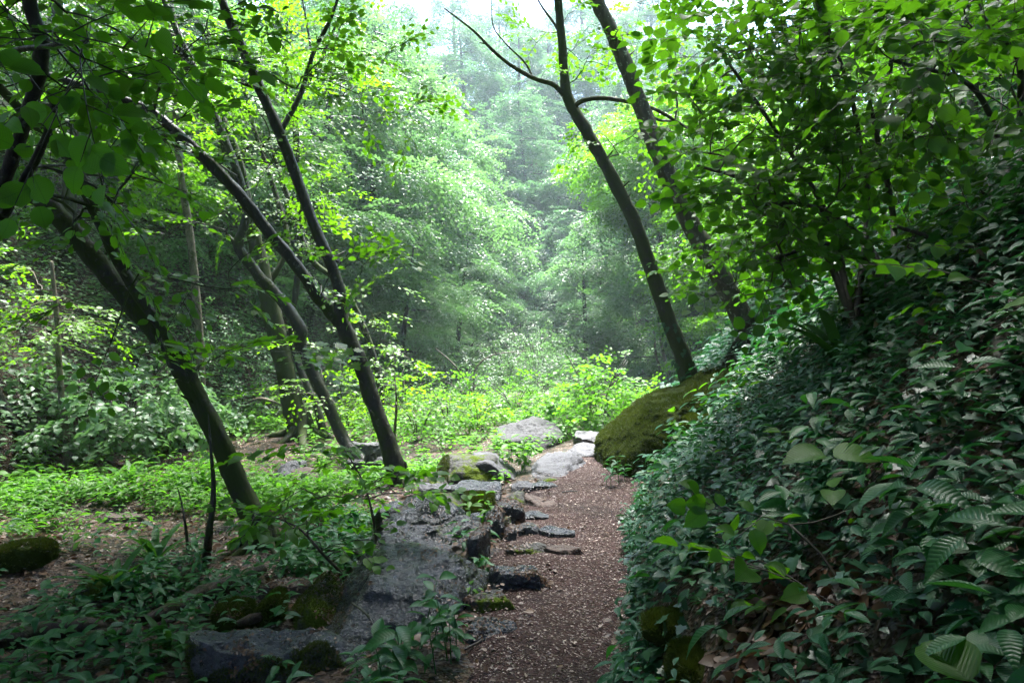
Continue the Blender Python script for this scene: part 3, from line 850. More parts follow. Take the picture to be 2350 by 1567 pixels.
rgS = np.random.default_rng(3)
SP_BEECH = [spray_tmpl(rgS, .48, .082, 8, 4, .3) for _ in range(8)]
SP_HAZEL = [spray_tmpl(rgS, .42, .088, 6, 3, .25, .4) for _ in range(8)]
SP_BIG = [spray_tmpl(rgS, .40, .11, 6, 2, .3, .3) for _ in range(6)]
SP_YOUNG = [spray_tmpl(rgS, .50, .075, 8, 4, .35, .25) for _ in range(6)]

# ---------------- trunks the photograph shows on the left
b = ground_at(605, 1250); d0 = b[1]
near_tree('leaning_tree', 'thick mossy trunk leaning far to the left across the lower left', 'tree',
    [([b, P(545, 1110, d0), P(480, 965, d0 - .05), P(395, 810, d0 - .1), P(280, 670, d0 - .15), P(180, 550, d0 - .2), P(90, 455, d0 - .25), P(-40, 380, d0 - .3), P(-260, 200, d0 - .3)],
      [.105, .088, .083, .082, .082, .08, .078, .074, .06]),
     ([P(470, 905, d0 - .05), P(425, 830, d0 - .12), P(372, 755, d0 - .2), P(300, 650, d0 - .3), P(235, 525, d0 - .4), P(165, 375, d0 - .5), P(60, 265, d0 - .6), P(-20, 180, d0 - .7), P(-150, 20, d0 - .8)],
      [.05, .045, .042, .042, .042, .040, .036, .032, .02])],
    targets_px([(120, 250, 200, 170, 4.8, .7, 26), (130, 480, 160, 110, 5.0, .5, 12), (380, 640, 220, 60, 4.9, .5, 8), (-250, 0, 300, 250, 5, 1, 30), (330, 780, 130, 30, 4.6, .3, 3)], np.random.default_rng(11))
    + targets_box((-4.4, 4.2, 6.2), (3.4, 3.0, 1.3), 150, np.random.default_rng(12)),  # overhead sprays out of view, added to shade the left foreground
    M['beech'], M['bark_moss'], SP_BEECH, T_BEECH, 101)

b = ground_at(915, 1112); d0 = b[1]
near_tree('forked_tree', 'dark wet trunk dividing into two long bare limbs left of centre', 'tree',
    [([b, P(895, 1030, d0), P(862, 940, d0), P(825, 830, d0), P(785, 735, d0), P(775, 650, d0), P(722, 520, d0), P(655, 340, d0), P(600, 210, d0), P(556, 110, d0), P(505, -10, d0), P(430, -260, d0 + .1)],
      [.115, .098, .092, .092, .09, .068, .064, .062, .058, .054, .05, .036]),
     ([P(792, 745, d0), P(745, 700, d0 - .05), P(680, 610, d0 - .1), P(610, 525, d0 - .2), P(548, 445, d0 - .3), P(460, 355, d0 - .4), P(345, 258, d0 - .5), P(205, 205, d0 - .7), P(60, 158, d0 - .8), P(-60, 140, d0 - .9)],
      [.08, .074, .066, .066, .065, .062, .056, .044, .03, .02]),
     ([P(430, 330, d0 - .45), P(385, 320, d0 - .5), P(345, 290, d0 - .55)], [.06, .05, .02]),
     ([P(640, 300, d0), P(690, 215, d0 + .2), P(720, 120, d0 + .3), P(760, 40, d0 + .4), P(800, -80, d0 + .5)], [.035, .03, .026, .022, .015])],
    targets_px([(560, 200, 260, 160, 7.4, .9, 34), (760, 120, 160, 110, 7.6, .7, 26), (900, 230, 80, 70, 7.6, .4, 12), (950, 270, 45, 45, 7.5, .3, 5), (840, 580, 70, 40, 7.0, .3, 6), (780, 640, 80, 60, 7.2, .5, 6), (300, 120, 250, 110, 6.6, .8, 30)], np.random.default_rng(21))
    + targets_box((-2.2, 5.4, 7.4), (3.6, 3.4, 1.4), 330, np.random.default_rng(22)),  # extra sprays above the frame, added to keep light off the path
    M['beech'], M['bark'], SP_BEECH, T_BEECH, 102, zlow=2.0)

b = ground_at(850, 1082); d0 = b[1] + .4
near_tree('crooked_tree', 'crooked dark trunk with a sharp elbow behind the forked tree', 'tree',
    [([b, P(790, 1010, d0), P(735, 890, d0), P(690, 795, d0), P(688, 755, d0), P(650, 695, d0), P(600, 640, d0), P(562, 590, d0), P(548, 560, d0), P(566, 480, d0 + .1), P(535, 370, d0 + .1), P(480, 230, d0 + .2), P(410, 80, d0 + .2), P(360, -40, d0 + .2)],
      [.10, .09, .085, .085, .09, .085, .08, .075, .07, .06, .055, .05, .045, .04]),
     ([P(552, 575, d0), P(536, 555, d0), P(524, 540, d0)], [.045, .035, .02])],
    targets_px([(520, 130, 200, 150, 8.8, .8, 26), (600, 330, 120, 100, 8.8, .6, 12), (430, 520, 100, 40, 7.6, .5, 5)], np.random.default_rng(31)),
    M['beech'], M['bark'], SP_BEECH, T_BEECH, 103, zlow=1.5)

b = ground_at(693, 1004); d0 = b[1]
near_tree('mossy_tree', 'mossy upright trunk splitting high up, behind the crooked trunk', 'tree',
    [([b, P(668, 920, d0), P(648, 820, d0), P(625, 720, d0), P(605, 640, d0), P(585, 550, d0), P(555, 450, d0), P(520, 340, d0), P(490, 240, d0), P(430, 150, d0), P(385, 10, d0), P(350, -120, d0)],
      [.19, .17, .165, .16, .15, .12, .105, .10, .09, .08, .075, .06]),
     ([P(598, 600, d0), P(570, 470, d0 - .1), P(545, 360, d0 - .2), P(500, 250, d0 - .2), P(455, 170, d0 - .2), P(390, 60, d0 - .2)], [.08, .075, .07, .06, .055, .04]),
     ([P(615, 660, d0), P(660, 560, d0 + .2), P(625, 420, d0 + .4), P(585, 300, d0 + .5), P(560, 200, d0 + .6), P(530, 60, d0 + .7)], [.05, .048, .045, .04, .035, .03])],
    targets_px([(560, 180, 170, 170, 11, 1.2, 55), (700, 330, 60, 150, 10.5, 1.0, 26), (470, 300, 150, 100, 11, 1, 26), (700, 560, 110, 70, 10, .6, 12), (640, 420, 130, 110, 10.5, .8, 18)], np.random.default_rng(41)),
    M['yellow'], M['bark_moss'], SP_YOUNG, T_MID, 104, zlow=2.5)

b = ground_at(742, 1000); d0 = b[1]
near_tree('thin_tree', 'thin dark stem standing right beside the mossy upright trunk', 'tree',
    [([b, P(725, 930, d0), P(690, 850, d0), P(668, 760, d0), P(680, 660, d0), P(690, 520, d0), P(682, 350, d0), P(678, 240, d0), P(705, 190, d0), P(740, 130, d0), P(770, 60, d0)],
      [.07, .06, .055, .05, .055, .055, .055, .055, .04, .03, .02]),
     ([P(678, 245, d0), P(660, 215, d0), P(655, 140, d0), P(640, 60, d0)], [.04, .03, .025, .015]),
     ([P(705, 190, d0), P(715, 140, d0), P(705, 60, d0), P(690, -20, d0)], [.03, .025, .02, .012])],
    targets_px([(740, 150, 120, 110, 11.5, .8, 40), (700, 40, 160, 60, 11.5, .8, 22), (720, 450, 60, 90, 10.8, .5, 10)], np.random.default_rng(51)),
    M['yellow'], M['bark'], SP_YOUNG, T_MID, 105, zlow=3.0)

b = ground_at(462, 1000); d0 = b[1]
near_tree('pale_tree', 'slim straight pale trunk standing behind the leaning mossy trunk', 'tree',
    [([b, P(462, 900, d0), P(458, 780, d0), P(447, 640, d0), P(433, 520, d0), P(415, 400, d0), P(404, 270, d0), P(398, 120, d0), P(390, -60, d0)],
      [.085, .075, .07, .068, .064, .06, .055, .05, .04])],
    targets_px([(380, 170, 230, 130, d0, 1.2, 45)], np.random.default_rng(61)),
    M['beech'], M['bark_pale'], SP_YOUNG, T_MID, 106, zlow=3.5)

b = ground_at(880, 1000); d0 = b[1] + .3
near_tree('thin_tree', 'thin mossy stem leaning close behind the forked trunk on its right', 'tree',
    [([b, P(876, 930, d0), P(866, 850, d0), P(838, 760, d0), P(806, 690, d0), P(770, 640, d0), P(712, 590, d0), P(660, 450, d0), P(620, 330, d0)],
      [.07, .06, .055, .055, .055, .055, .05, .04, .025])],
    targets_px([(870, 690, 50, 50, 9.6, .4, 8), (690, 480, 90, 90, 9.6, .5, 16), (860, 760, 60, 40, 9.4, .4, 5)], np.random.default_rng(62)),
    M['yellow'], M['bark_moss'], SP_YOUNG, T_MID, 107, zlow=1.0)

b = ground_at(160, 1090); d0 = b[1]
near_tree('young_tree', 'young slim tree with tiers of yellow green leaves at the left edge', 'tree',
    [([b, P(152, 1000, d0), P(140, 900, d0), P(134, 800, d0), P(128, 700, d0), P(118, 600, d0)], [.055, .045, .04, .036, .03, .02])],
    targets_px([(60, 720, 170, 70, d0 - .1, .6, 34), (190, 745, 90, 25, d0, .4, 7), (40, 640, 80, 40, d0, .5, 10), (60, 800, 80, 30, d0, .5, 6)], np.random.default_rng(71)),
    M['yellow'], M['bark_pale'], SP_YOUNG, T_BEECH, 108, zlow=1.2, level=.9, roll=.15)

b = ground_at(98, 1082); d0 = b[1]
near_tree('bent_stem', 'dark wet stem bending up out of the bank at the far left edge', 'tree',
    [([b, P(80, 1040, d0), P(45, 985, d0), P(12, 930, d0), P(-40, 820, d0), P(-80, 650, d0)], [.05, .05, .048, .045, .04, .03])],
    targets_px([(-90, 560, 120, 100, d0, .6, 16)], np.random.default_rng(72)), M['beech'], M['bark'], SP_BEECH, T_MID, 109)

b = np.array([-3.6, 3.4, hz(-3.6, 3.4)])
near_tree('hazel_tree', 'dark stem in the upper left corner with broad leaves hanging near the camera', 'tree',
    [([b, P(-190, 900, 3.9), P(-60, 620, 3.7), P(40, 440, 3.6), P(100, 330, 3.5), P(130, 215, 3.4)], [.034, .03, .026, .022, .02, .016]),
     ([P(-100, 700, 3.75), P(40, 330, 3.4), P(96, 130, 3.2), P(72, 20, 3.1), P(50, -120, 3.0)], [.034, .032, .032, .03, .024]),
     ([P(-40, 560, 3.6), P(-60, 300, 3.4), P(0, 140, 3.1), P(120, 105, 2.7), P(200, 95, 2.4)], [.02, .017, .014, .010, .006])],
    targets_px([(130, 90, 140, 50, 2.5, .35, 6), (250, 180, 130, 50, 2.9, .4, 5), (80, 190, 110, 60, 3.0, .4, 5), (440, 80, 130, 60, 3.8, .4, 6), (60, 20, 120, 50, 2.9, .5, 6), (250, 430, 130, 60, 3.9, .4, 5), (330, 330, 120, 60, 4.2, .4, 5)], np.random.default_rng(73))
    + targets_box((-2.2, 2.6, 4.6), (2.6, 1.8, .9), 60, np.random.default_rng(74)),
    M['hazel'], M['bark'], SP_HAZEL, T_HAZEL, 110)

# ---------------- right trees
b = base_at(1588, 9.6); d0 = b[1]
near_tree('leaning_tree', 'slender mossy trunk with ivy at its foot, rising from the big mossy boulder', 'tree',
    [([b, P(1566, 815, d0), P(1538, 745, d0), P(1502, 640, d0), P(1462, 525, d0), P(1432, 460, d0), P(1385, 370, d0), P(1340, 290, d0), P(1305, 230, d0), P(1294, 160, d0), P(1288, 80, d0), P(1278, -30, d0), P(1260, -260, d0)],
      [.135, .115, .108, .10, .098, .09, .085, .082, .075, .062, .058, .054, .04]),
     ([P(1302, 222, d0), P(1270, 195, d0), P(1225, 180, d0), P(1172, 150, d0), P(1130, 115, d0), P(1085, 70, d0 - .1), P(1020, 20, d0 - .2)], [.042, .034, .030, .026, .022, .016, .008]),
     ([P(1225, 182, d0), P(1205, 145, d0 + .1), P(1160, 100, d0 + .1), P(1132, 60, d0 + .2), P(1128, 0, d0 + .2)], [.016, .013, .011, .009, .006]),
     ([P(1148, 130, d0), P(1120, 105, d0), P(1100, 98, d0)], [.014, .010, .006]),
     ([P(1318, 252, d0), P(1330, 235, d0 - .1), P(1370, 226, d0 - .2), P(1420, 230, d0 - .3), P(1500, 250, d0 - .4), P(1570, 290, d0 - .5), P(1640, 330, d0 - .6)], [.036, .032, .030, .028, .024, .018, .008]),
     ([P(1290, 100, d0), P(1275, 60, d0), P(1240, 10, d0), P(1210, -50, d0)], [.022, .018, .014, .01])],
    targets_px([(1350, 110, 120, 100, d0 + .2, .8, 26), (1210, 70, 60, 60, d0 + .2, .4, 6), (1330, 290, 70, 50, d0 + .2, .5, 7), (1520, 330, 130, 60, d0 + .3, .4, 7), (1450, 170, 90, 110, d0 + .6, .5, 6)], np.random.default_rng(81))
    + targets_box((.6, 6.6, 8.3), (3.4, 3.8, 1.3), 330, np.random.default_rng(82)) + targets_box((-.3, 9.6, 8.9), (4.4, 2.6, 1.5), 420, np.random.default_rng(83)),  # overhead sprays out of view, added to darken path and boulder
    M['beech'], M['bark_moss'], SP_BEECH, T_BEECH, 111, zlow=3.2)

b = base_at(1726, 9.2); d0 = b[1]
near_tree('leaning_tree', 'tall trunk flecked with pale lichen, farthest right of the leaning trunks', 'tree',
    [([b, P(1690, 705, d0), P(1645, 620, d0), P(1590, 525, d0), P(1545, 430, d0), P(1515, 360, d0), P(1475, 255, d0), P(1440, 160, d0), P(1402, 70, d0), P(1365, -10, d0), P(1290, -240, d0)],
      [.15, .14, .13, .125, .12, .115, .108, .10, .095, .09, .07])],
    targets_px([(1580, 60, 150, 100, d0 + 1.2, .8, 26), (1660, 220, 150, 110, d0 + 1.2, .8, 26)], np.random.default_rng(91))
    + targets_box((2.4, 5.0, 8.2), (3.2, 3.6, 1.4), 300, np.random.default_rng(92)),  # sprays above the frame, added to block light over the path
    M['beech'], M['bark_lichen'], SP_BEECH, T_BEECH, 112, zlow=3.2)

# hazels on the right bank
def hazel(label, base_px, stems_px, regs, seed, extra=None, mat='hazel', lt=T_HAZEL, sp=SP_HAZEL, r=.03):
    b = ground_at(*base_px)
    st = []
    for i, s in enumerate(stems_px):
        pts = [b + (np.array([.05 * i, .04 * i, 0]))] + [P(*q) for q in s]
        st.append((pts, list(np.linspace(r, .010, len(pts)))))
    rg = np.random.default_rng(seed)
    tg = targets_px(regs, rg) + (extra or [])
    return near_tree('hazel_bush', label, 'bush', st, tg, M[mat], M['twig'], sp, lt, seed, group='hazels on the steep right bank', arch=.08, level=.45)

hazel('hazel bush whose sunlit leaves fill the space right of the lichened trunk', (1960, 770), [[(1900, 500, 5.6), (1780, 300, 5.4), (1640, 100, 5.4)], [(1990, 480, 5.6), (1960, 250, 5.2), (1900, 60, 5)], [(1880, 560, 5.4), (1740, 430, 5.2), (1600, 380, 5.2)]],
      [(1740, 110, 140, 110, 5.4, .8, 60), (1850, 100, 170, 110, 5.0, .8, 46), (1720, 270, 170, 110, 5.2, .8, 42), (1670, 310, 50, 80, 5.6, .6, 8), (1760, 20, 200, 60, 5.6, .8, 40), (1980, 200, 120, 120, 5.2, .7, 24)], 201)
hazel('dark hazel bush spreading low over the bank below the sunlit one', (2050, 720), [[(1990, 560, 5.2), (1850, 470, 5.0), (1680, 480, 5)], [(2050, 500, 5.4), (2010, 300, 5.2), (1990, 200, 5.0)], [(1990, 600, 5.2), (1900, 560, 5), (1760, 600, 5)]],
      [(1760, 480, 130, 100, 5.0, .7, 40), (1880, 450, 150, 110, 5.0, .7, 32), (1750, 620, 150, 80, 5.0, .6, 26), (1930, 330, 130, 100, 5.0, .7, 26), (1660, 560, 70, 60, 5.4, .4, 7)], 202)
hazel('hazel bush in deep shade at the upper right corner', (2330, 560), [[(2300, 350, 4.8), (2230, 200, 4.6), (2050, 140, 4.2)], [(2340, 300, 4.6), (2330, 120, 4.4), (2200, 60, 4)], [(2250, 400, 5), (2150, 300, 4.8), (2080, 260, 4.6)]],
      [(2100, 110, 150, 100, 4.4, .8, 34), (2280, 160, 130, 140, 4.4, .8, 34), (2150, 300, 130, 90, 4.8, .7, 26), (2260, 30, 150, 50, 4.0, .6, 22), (2200, 470, 150, 80, 5.2, .6, 20)], 203)
hazel('hazel bush half up the dark bank at the right edge, thin leaves', (2300, 800), [[(2260, 690, 4.2), (2150, 560, 4.2), (2060, 520, 4.2)], [(2320, 650, 4.2), (2330, 520, 4.2)]],
      [(2080, 560, 130, 70, 5.2, .6, 22), (2260, 600, 120, 80, 5.0, .5, 18), (2000, 640, 120, 60, 5.2, .5, 12)], 204)
hazel('small hazel with ribbed round leaves low in the right corner', (2010, 1470), [[(2050, 1330, 2.05), (2060, 1250, 2.0), (2130, 1100, 1.95), (2200, 1030, 1.9)], [(2010, 1400, 2.1), (1930, 1340, 2.1)]],
      [(1970, 1390, 140, 60, 2.15, .1, 5), (2170, 1210, 90, 60, 2.05, .1, 3), (2120, 1490, 90, 50, 2.0, .1, 3), (1880, 1190, 90, 50, 2.4, .1, 3)], 205, r=.005)
hazel('hazel seedling with soft lit leaves beside the right edge', (2345, 760), [[(2345, 640, 3.2), (2300, 620, 3.1)]], [(2290, 620, 50, 40, 3.1, .2, 4), (2320, 560, 40, 40, 3.2, .2, 2)], 206, r=.01)

def sapling(label, base_px, stem_px, regs, seed, mat='hazel', sp=SP_BIG, lt=T_HAZEL, r=.012, name='sapling', bark='twig', level=.8):
    b = ground_at(*base_px)
    pts = [b] + [P(*q) for q in stem_px]
    return near_tree(name, label, 'sapling', [(pts, list(np.linspace(r, .004, len(pts))))], targets_px(regs, np.random.default_rng(seed)), M[mat], M[bark], sp, lt, seed, arch=.05, level=level, sides=6, roll=.2)

d_ = ground_at(880, 1330)[1]
sapling('hazel sapling with broad ribbed leaves above the large wet boulder', (865, 1290), [(858, 1200, 4.9), (835, 1110, 4.9), (790, 1030, 4.9)],
        [(740, 1035, 90, 25, 4.9, .2, 6), (850, 1090, 60, 25, 4.9, .2, 4), (800, 1130, 90, 25, 4.9, .25, 6), (930, 1135, 40, 18, 4.9, .1, 3), (720, 1110, 50, 25, 5.0, .2, 3)], 211, sp=SP_HAZEL)
sapling('hazel sapling with large leaves leaning over the foot of the leaning trunk', (790, 1330), [(740, 1270, 4.3), (690, 1215, 4.3), (640, 1190, 4.3)],
        [(640, 1190, 80, 25, 4.3, .15, 5), (720, 1200, 60, 20, 4.3, .15, 4), (760, 1250, 60, 30, 4.4, .15, 4)], 212, sp=SP_HAZEL)
sapling('thin upright stem in front of the leaning mossy trunk', (474, 1290), [(480, 1220, 5.0), (490, 1130, 5.0), (484, 1030, 5.0), (478, 950, 5.1)], [(540, 800, 120, 20, 5.0, .3, 5), (650, 810, 70, 30, 5.0, .2, 4), (450, 860, 50, 20, 5, .2, 2)], 213, mat='beech', sp=SP_HAZEL, lt=T_MAPLE, r=.034, bark='bark')
sapling('leafless thin dark stick standing left of the thin upright stem', (432, 1272), [(426, 1210, 5.0), (418, 1160, 5.0), (408, 1120, 5.0)], [], 214, r=.014)
sapling('bright sapling glowing in the clearing right of the forked trunk', (905, 1000), [(910, 930, 10.5), (905, 860, 10.5), (900, 810, 10.5)],
        [(920, 850, 40, 45, 10.5, .5, 14), (900, 920, 60, 40, 10.4, .5, 14), (880, 790, 30, 30, 10.5, .3, 5)], 215, mat='yellow', sp=SP_YOUNG, lt=T_MID, r=.025)
sapling('short mossy stump like stem behind the large wet boulder', (870, 1235), [(868, 1190, 5.3), (870, 1165, 5.3)], [], 216, r=.05, bark='bark_moss')
sapling('sapling with yellow leaves at the right of the crooked trunk', (760, 980), [(745, 900, 10.5), (735, 830, 10.5)], [(760, 830, 60, 40, 10.4, .5, 12), (720, 770, 60, 25, 10.4, .4, 5), (790, 900, 50, 40, 10.3, .5, 8), (700, 890, 40, 40, 10.5, .4, 6)], 217, mat='yellow', sp=SP_YOUNG, lt=T_MID, r=.02)

# ------------------------------------------------------------------ generic trees (copied)
def forest_tree(label, h, w, seed, leafm, barkm, ntg, lt=T_FAR, leaf=.10, spl=.62, low=.18, droop=.5, name='forest_tree', group=None, sp_n=11):
    rg = np.random.default_rng(seed)
    t = thing(name, label, 'tree', (0, 0, 0), group)
    sk = Skel()
    lean = rg.normal(size=2) * .06 * h
    pts = [np.array([0, 0, -.4]), np.array([lean[0] * .2, lean[1] * .2, h * .25]), np.array([lean[0] * .6, lean[1] * .6, h * .6]), np.array([lean[0], lean[1], h * .95])]
    r = .014 * h + .03
    sk.stem(pts, [r * 1.3, r, r * .7, .03], 24)
    nb = 17
    tg = []
    for k in range(nb):                       # tiers: each limb carries a layered fan of sprays
        a = k * 2.39996 + rg.uniform(-.4, .4); zt = low + (1 - low) * (k + .5) / nb
        reach = w * (math.sin(math.pi * min(1, (zt - low) / (1 - low) * .72 + .24)) ** .8) * rg.uniform(.7, 1.12)
        m = max(4, int(ntg / nb * (.4 + reach / w)))
        for _ in range(m):
            rr = reach * math.sqrt(rg.uniform(.10, 1.0)); aa = a + rg.normal() * .30
            zz = h * zt + .14 * h * (rr / w) - droop * .16 * h * (rr / max(reach, .1)) ** 2 + rg.normal() * .014 * h
            tg.append(np.array([lean[0] * zt + rr * math.cos(aa), lean[1] * zt + rr * math.sin(aa), zz]))
    sk.grow(tg, arch=.12, updrift=.2, rng=rg)
    mb = MB(); sk.mesh(mb, 8, r0=.005, bump=.1, seed=seed)
    sp = [spray_tmpl(rg, spl, leaf, sp_n, 6, .5 + droop * .4, .4) for _ in range(8)]
    L = Leaves(); p, d = sk.tip_frames()
    put_sprays(L, None, p, d, sp, rg, .55, .26, False)
    mb.build('trunk', barkm, t); L.into(MB(), lt).build('crown', leafm, t)
    return t

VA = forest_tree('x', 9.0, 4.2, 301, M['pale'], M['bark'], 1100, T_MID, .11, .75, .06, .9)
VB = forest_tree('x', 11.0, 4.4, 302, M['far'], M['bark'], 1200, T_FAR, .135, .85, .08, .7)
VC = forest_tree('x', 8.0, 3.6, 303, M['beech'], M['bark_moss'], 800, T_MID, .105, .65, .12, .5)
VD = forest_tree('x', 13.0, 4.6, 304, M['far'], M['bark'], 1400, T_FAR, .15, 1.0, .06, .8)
VE = forest_tree('x', 11.5, 4.8, 305, M['beech'], M['bark'], 1500, T_FAR, .17, .9, .6, .2)  # leaves enlarged and dense so the overhead crowns block more light
used = set()
def plant_tree(src, x, y, sc, label, group, rz=None, sink=.0):
    rz = RNG.uniform(0, 6.28) if rz is None else rz
    loc = (x, y, hz(x, y) - sink)
    if id(src) not in used:
        used.add(id(src)); src.location = loc; src.rotation_euler = (0, 0, rz); src.scale = (sc,) * 3; src['label'] = label; src['group'] = group
        return src
    return copy_thing(src, loc, rz, sc, label, group)

GL, GR, GF, GC = 'trees on the left hillside', 'trees in the valley right of centre', 'hazy trees at the head of the valley', 'unseen trees added to shade the path and banks'
for x, y, src, sc, lab in [
    (-8.2, 12.5, VC, .85, 'dark leafy tree on the left bank behind the leaning trunk'),
    (-10.5, 10.0, VC, .9, 'leafy tree at the left edge behind the young yellow tree'),
    (-7.4, 16.0, VA, .85, 'pale green tree behind the slim pale trunk'),
    (-11.5, 17, VB, .9, 'tree high on the left bank above the leaning limbs'),
    (-5.6, 18.5, VA, .95, 'pale tree with drooping tiers left of the valley, nearest of them'),
    (-8.5, 22, VB, .95, 'tall tree behind the mossy upright trunk'),
    (-4.8, 23.5, VA, 1.12, 'broad pale tree lit from above, left side of the valley opening'),
    (-7.2, 28, VB, 1.1, 'tall tree on the left hillside behind the broad pale one'),
    (-3.9, 29.5, VA, 1.2, 'sunlit tree whose drooping edge frames the misty gap on its left'),
    (-6.0, 35, VD, .95, 'tall hazy tree crowning the left side of the gap'),
    (-2.2, 26.5, VA, .62, 'low drooping tree at the foot of the left hillside'),
    (-3.4, 20.5, VA, .52, 'small spreading tree above the bright shrubs, left of centre'),
    (-12, 25, VB, 1.0, 'tree high on the left hillside, mostly hidden by nearer leaves')]:
    plant_tree(src, x, y, sc, lab, GL)
for x, y, src, sc, lab in [
    (6.6, 24.0, VE, .85, 'broad crowned tree whose shade falls on the footbridge'),
    (6.3, 19, VC, .82, 'fresh green tree behind the slender mossy trunk'),
    (6.9, 25.5, VA, .92, 'pale layered tree right of the misty gap'),
    (8.2, 23, VC, 1.1, 'leafy tree behind the lichened trunk'),
    (7.0, 30, VA, 1.15, 'tall sunlit tree framing the misty gap on its right'),
    (3.4, 31.0, VB, .62, 'small tree in the middle of the valley above the white green bush'),
    (10.5, 28, VB, 1.1, 'tall tree on the far right bank behind the hazels'),
    (10.0, 17, VC, 1.0, 'leafy tree on the right bank above the mossy boulder'),
    (13, 21, VB, 1.0, 'dark tree high on the right bank behind the hazels'),
    (8.0, 13.0, VC, .8, 'shaded tree on the right bank right of the lichened trunk'),
    (11.0, 12.0, VC, .9, 'shaded tree near the top of the right bank')]:
    plant_tree(src, x, y, sc, lab, GR)
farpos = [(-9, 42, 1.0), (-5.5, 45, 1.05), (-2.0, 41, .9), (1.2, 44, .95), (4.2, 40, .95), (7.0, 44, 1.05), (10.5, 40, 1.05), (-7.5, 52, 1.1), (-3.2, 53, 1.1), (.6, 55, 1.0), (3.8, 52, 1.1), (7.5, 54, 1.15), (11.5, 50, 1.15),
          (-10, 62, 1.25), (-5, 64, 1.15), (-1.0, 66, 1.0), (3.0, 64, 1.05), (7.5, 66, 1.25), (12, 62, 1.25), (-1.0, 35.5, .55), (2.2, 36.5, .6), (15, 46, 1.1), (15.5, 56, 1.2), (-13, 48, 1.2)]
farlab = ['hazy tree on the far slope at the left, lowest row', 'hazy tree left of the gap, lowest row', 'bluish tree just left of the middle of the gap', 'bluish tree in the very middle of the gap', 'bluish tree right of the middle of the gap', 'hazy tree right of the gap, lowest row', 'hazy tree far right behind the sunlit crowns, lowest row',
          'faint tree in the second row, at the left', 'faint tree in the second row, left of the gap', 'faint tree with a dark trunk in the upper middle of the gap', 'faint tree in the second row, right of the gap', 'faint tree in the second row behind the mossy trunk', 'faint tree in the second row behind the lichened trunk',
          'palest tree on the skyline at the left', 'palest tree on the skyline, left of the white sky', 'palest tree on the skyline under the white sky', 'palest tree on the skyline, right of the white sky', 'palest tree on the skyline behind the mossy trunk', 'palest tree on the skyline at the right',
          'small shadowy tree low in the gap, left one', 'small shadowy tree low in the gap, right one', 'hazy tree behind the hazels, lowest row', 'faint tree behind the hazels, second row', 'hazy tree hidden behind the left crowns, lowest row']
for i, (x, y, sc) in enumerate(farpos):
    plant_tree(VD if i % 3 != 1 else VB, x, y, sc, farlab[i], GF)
for x, y, sc, lab in [(-2.7, 1.3, .9, 'unseen shade tree just left of the viewer, crown over the lower path'), (2.3, .9, .8, 'unseen shade tree just right of the viewer, crown over the lower path'), (-4.6, -1.5, .9, 'unseen shade tree left of the viewer, crown over the path'), (3.6, -1.0, .8, 'unseen shade tree on the right bank beside the viewer'), (-1.6, -5.5, 1.1, 'unseen shade tree behind the viewer beside the path'),
                      (6.5, 4.0, .85, 'unseen shade tree up the right bank, crown over the hazels'), (4.6, -5, 1.0, 'unseen shade tree on the right bank behind the viewer'), (8.0, 8.5, .85, 'unseen shade tree above the hazels on the right bank'),
                      (-8, -3, 1.0, 'unseen shade tree on the left bank behind the viewer'), (1.0, -10, 1.1, 'tree closing the valley behind the viewer'), (-5, -11, 1.1, 'tree closing the valley behind the viewer, on the left, unseen and added for shade'), (8.5, -2, .9, 'unseen shade tree high on the right bank beside the viewer'), (7.2, 6.2, .8, 'unseen shade tree standing above the shaded hazels on the right bank'), (6.5, -11, 1.0, 'tree closing the valley behind the viewer, on the right, unseen and added for shade')]:
    plant_tree(VE, x, y, sc, lab, GC)  # trees out of view, added to darken the foreground and right bank
for x, y, sc, ry, lab in [(-9.6, 6.6, .9, .0, 'unseen tall shade tree on the left bank, crown above the picture'), (-5.4, 4.5, 1.0, .14, 'unseen shade tree leaning from the left over the path, crown above the picture')]:
    t = plant_tree(VE, x, y, sc, lab, GC, 1.0); t.rotation_euler = (0, ry, 0)  # crowns above the frame, added to shade the left hillside and path
for x, y, sc, lab in [(-1.2, -12.5, .9, 'unseen low leafy shade tree closing the path behind the viewer'), (2.6, -14, 1.0, 'unseen low leafy shade tree behind the viewer, right of the path'), (-4.4, -8.5, .8, 'unseen low leafy shade tree behind the viewer, left of the path')]:
    plant_tree(VC, x, y, sc, lab, GC)  # trees behind the camera, added to keep low light off the trunks

# ------------------------------------------------------------------ shrubs
def shrub(label, h, w, seed, leafm, n=70, lt=T_MID, leaf=.07, loc=(0, 0, 0), group=None, name='shrub', nst=7, spl=.32):
    rg = np.random.default_rng(seed)
    t = thing(name, label, 'shrub', loc, group)
    sk = Skel()
    for k in range(nst):
        a = rg.uniform(0, 6.28); r = w * rg.uniform(.2, .6)
        sk.stem([np.array([.05 * math.cos(a), .05 * math.sin(a), -.1]), np.array([r * .4 * math.cos(a), r * .4 * math.sin(a), h * .45]), np.array([r * math.cos(a), r * math.sin(a), h * rg.uniform(.6, .95)])], [.012, .009, .005], 10)
    tg = []
    for _ in range(n):
        u = unit(rg.normal(size=3)) * (rg.random() ** .4); u[2] = abs(u[2]) * .95
        tg.append(np.array([u[0] * w, u[1] * w, h * (.08 + .88 * u[2] * rg.uniform(.6, 1)) + rg.normal() * .05 * h]))
    sk.grow(tg, arch=.1, rng=rg)
    mb = MB(); sk.mesh(mb, 5, r0=.002)
    sp = [spray_tmpl(rg, spl, leaf, 6, 3, .4, .35) for _ in range(6)]
    L = Leaves(); p, d = sk.tip_frames()
    put_sprays(L, mb, p, d, sp, rg, .5, .35, True)
    mb.build('stem', M['twig'], t); L.into(MB(), lt).build('foliage', leafm, t)
    return t
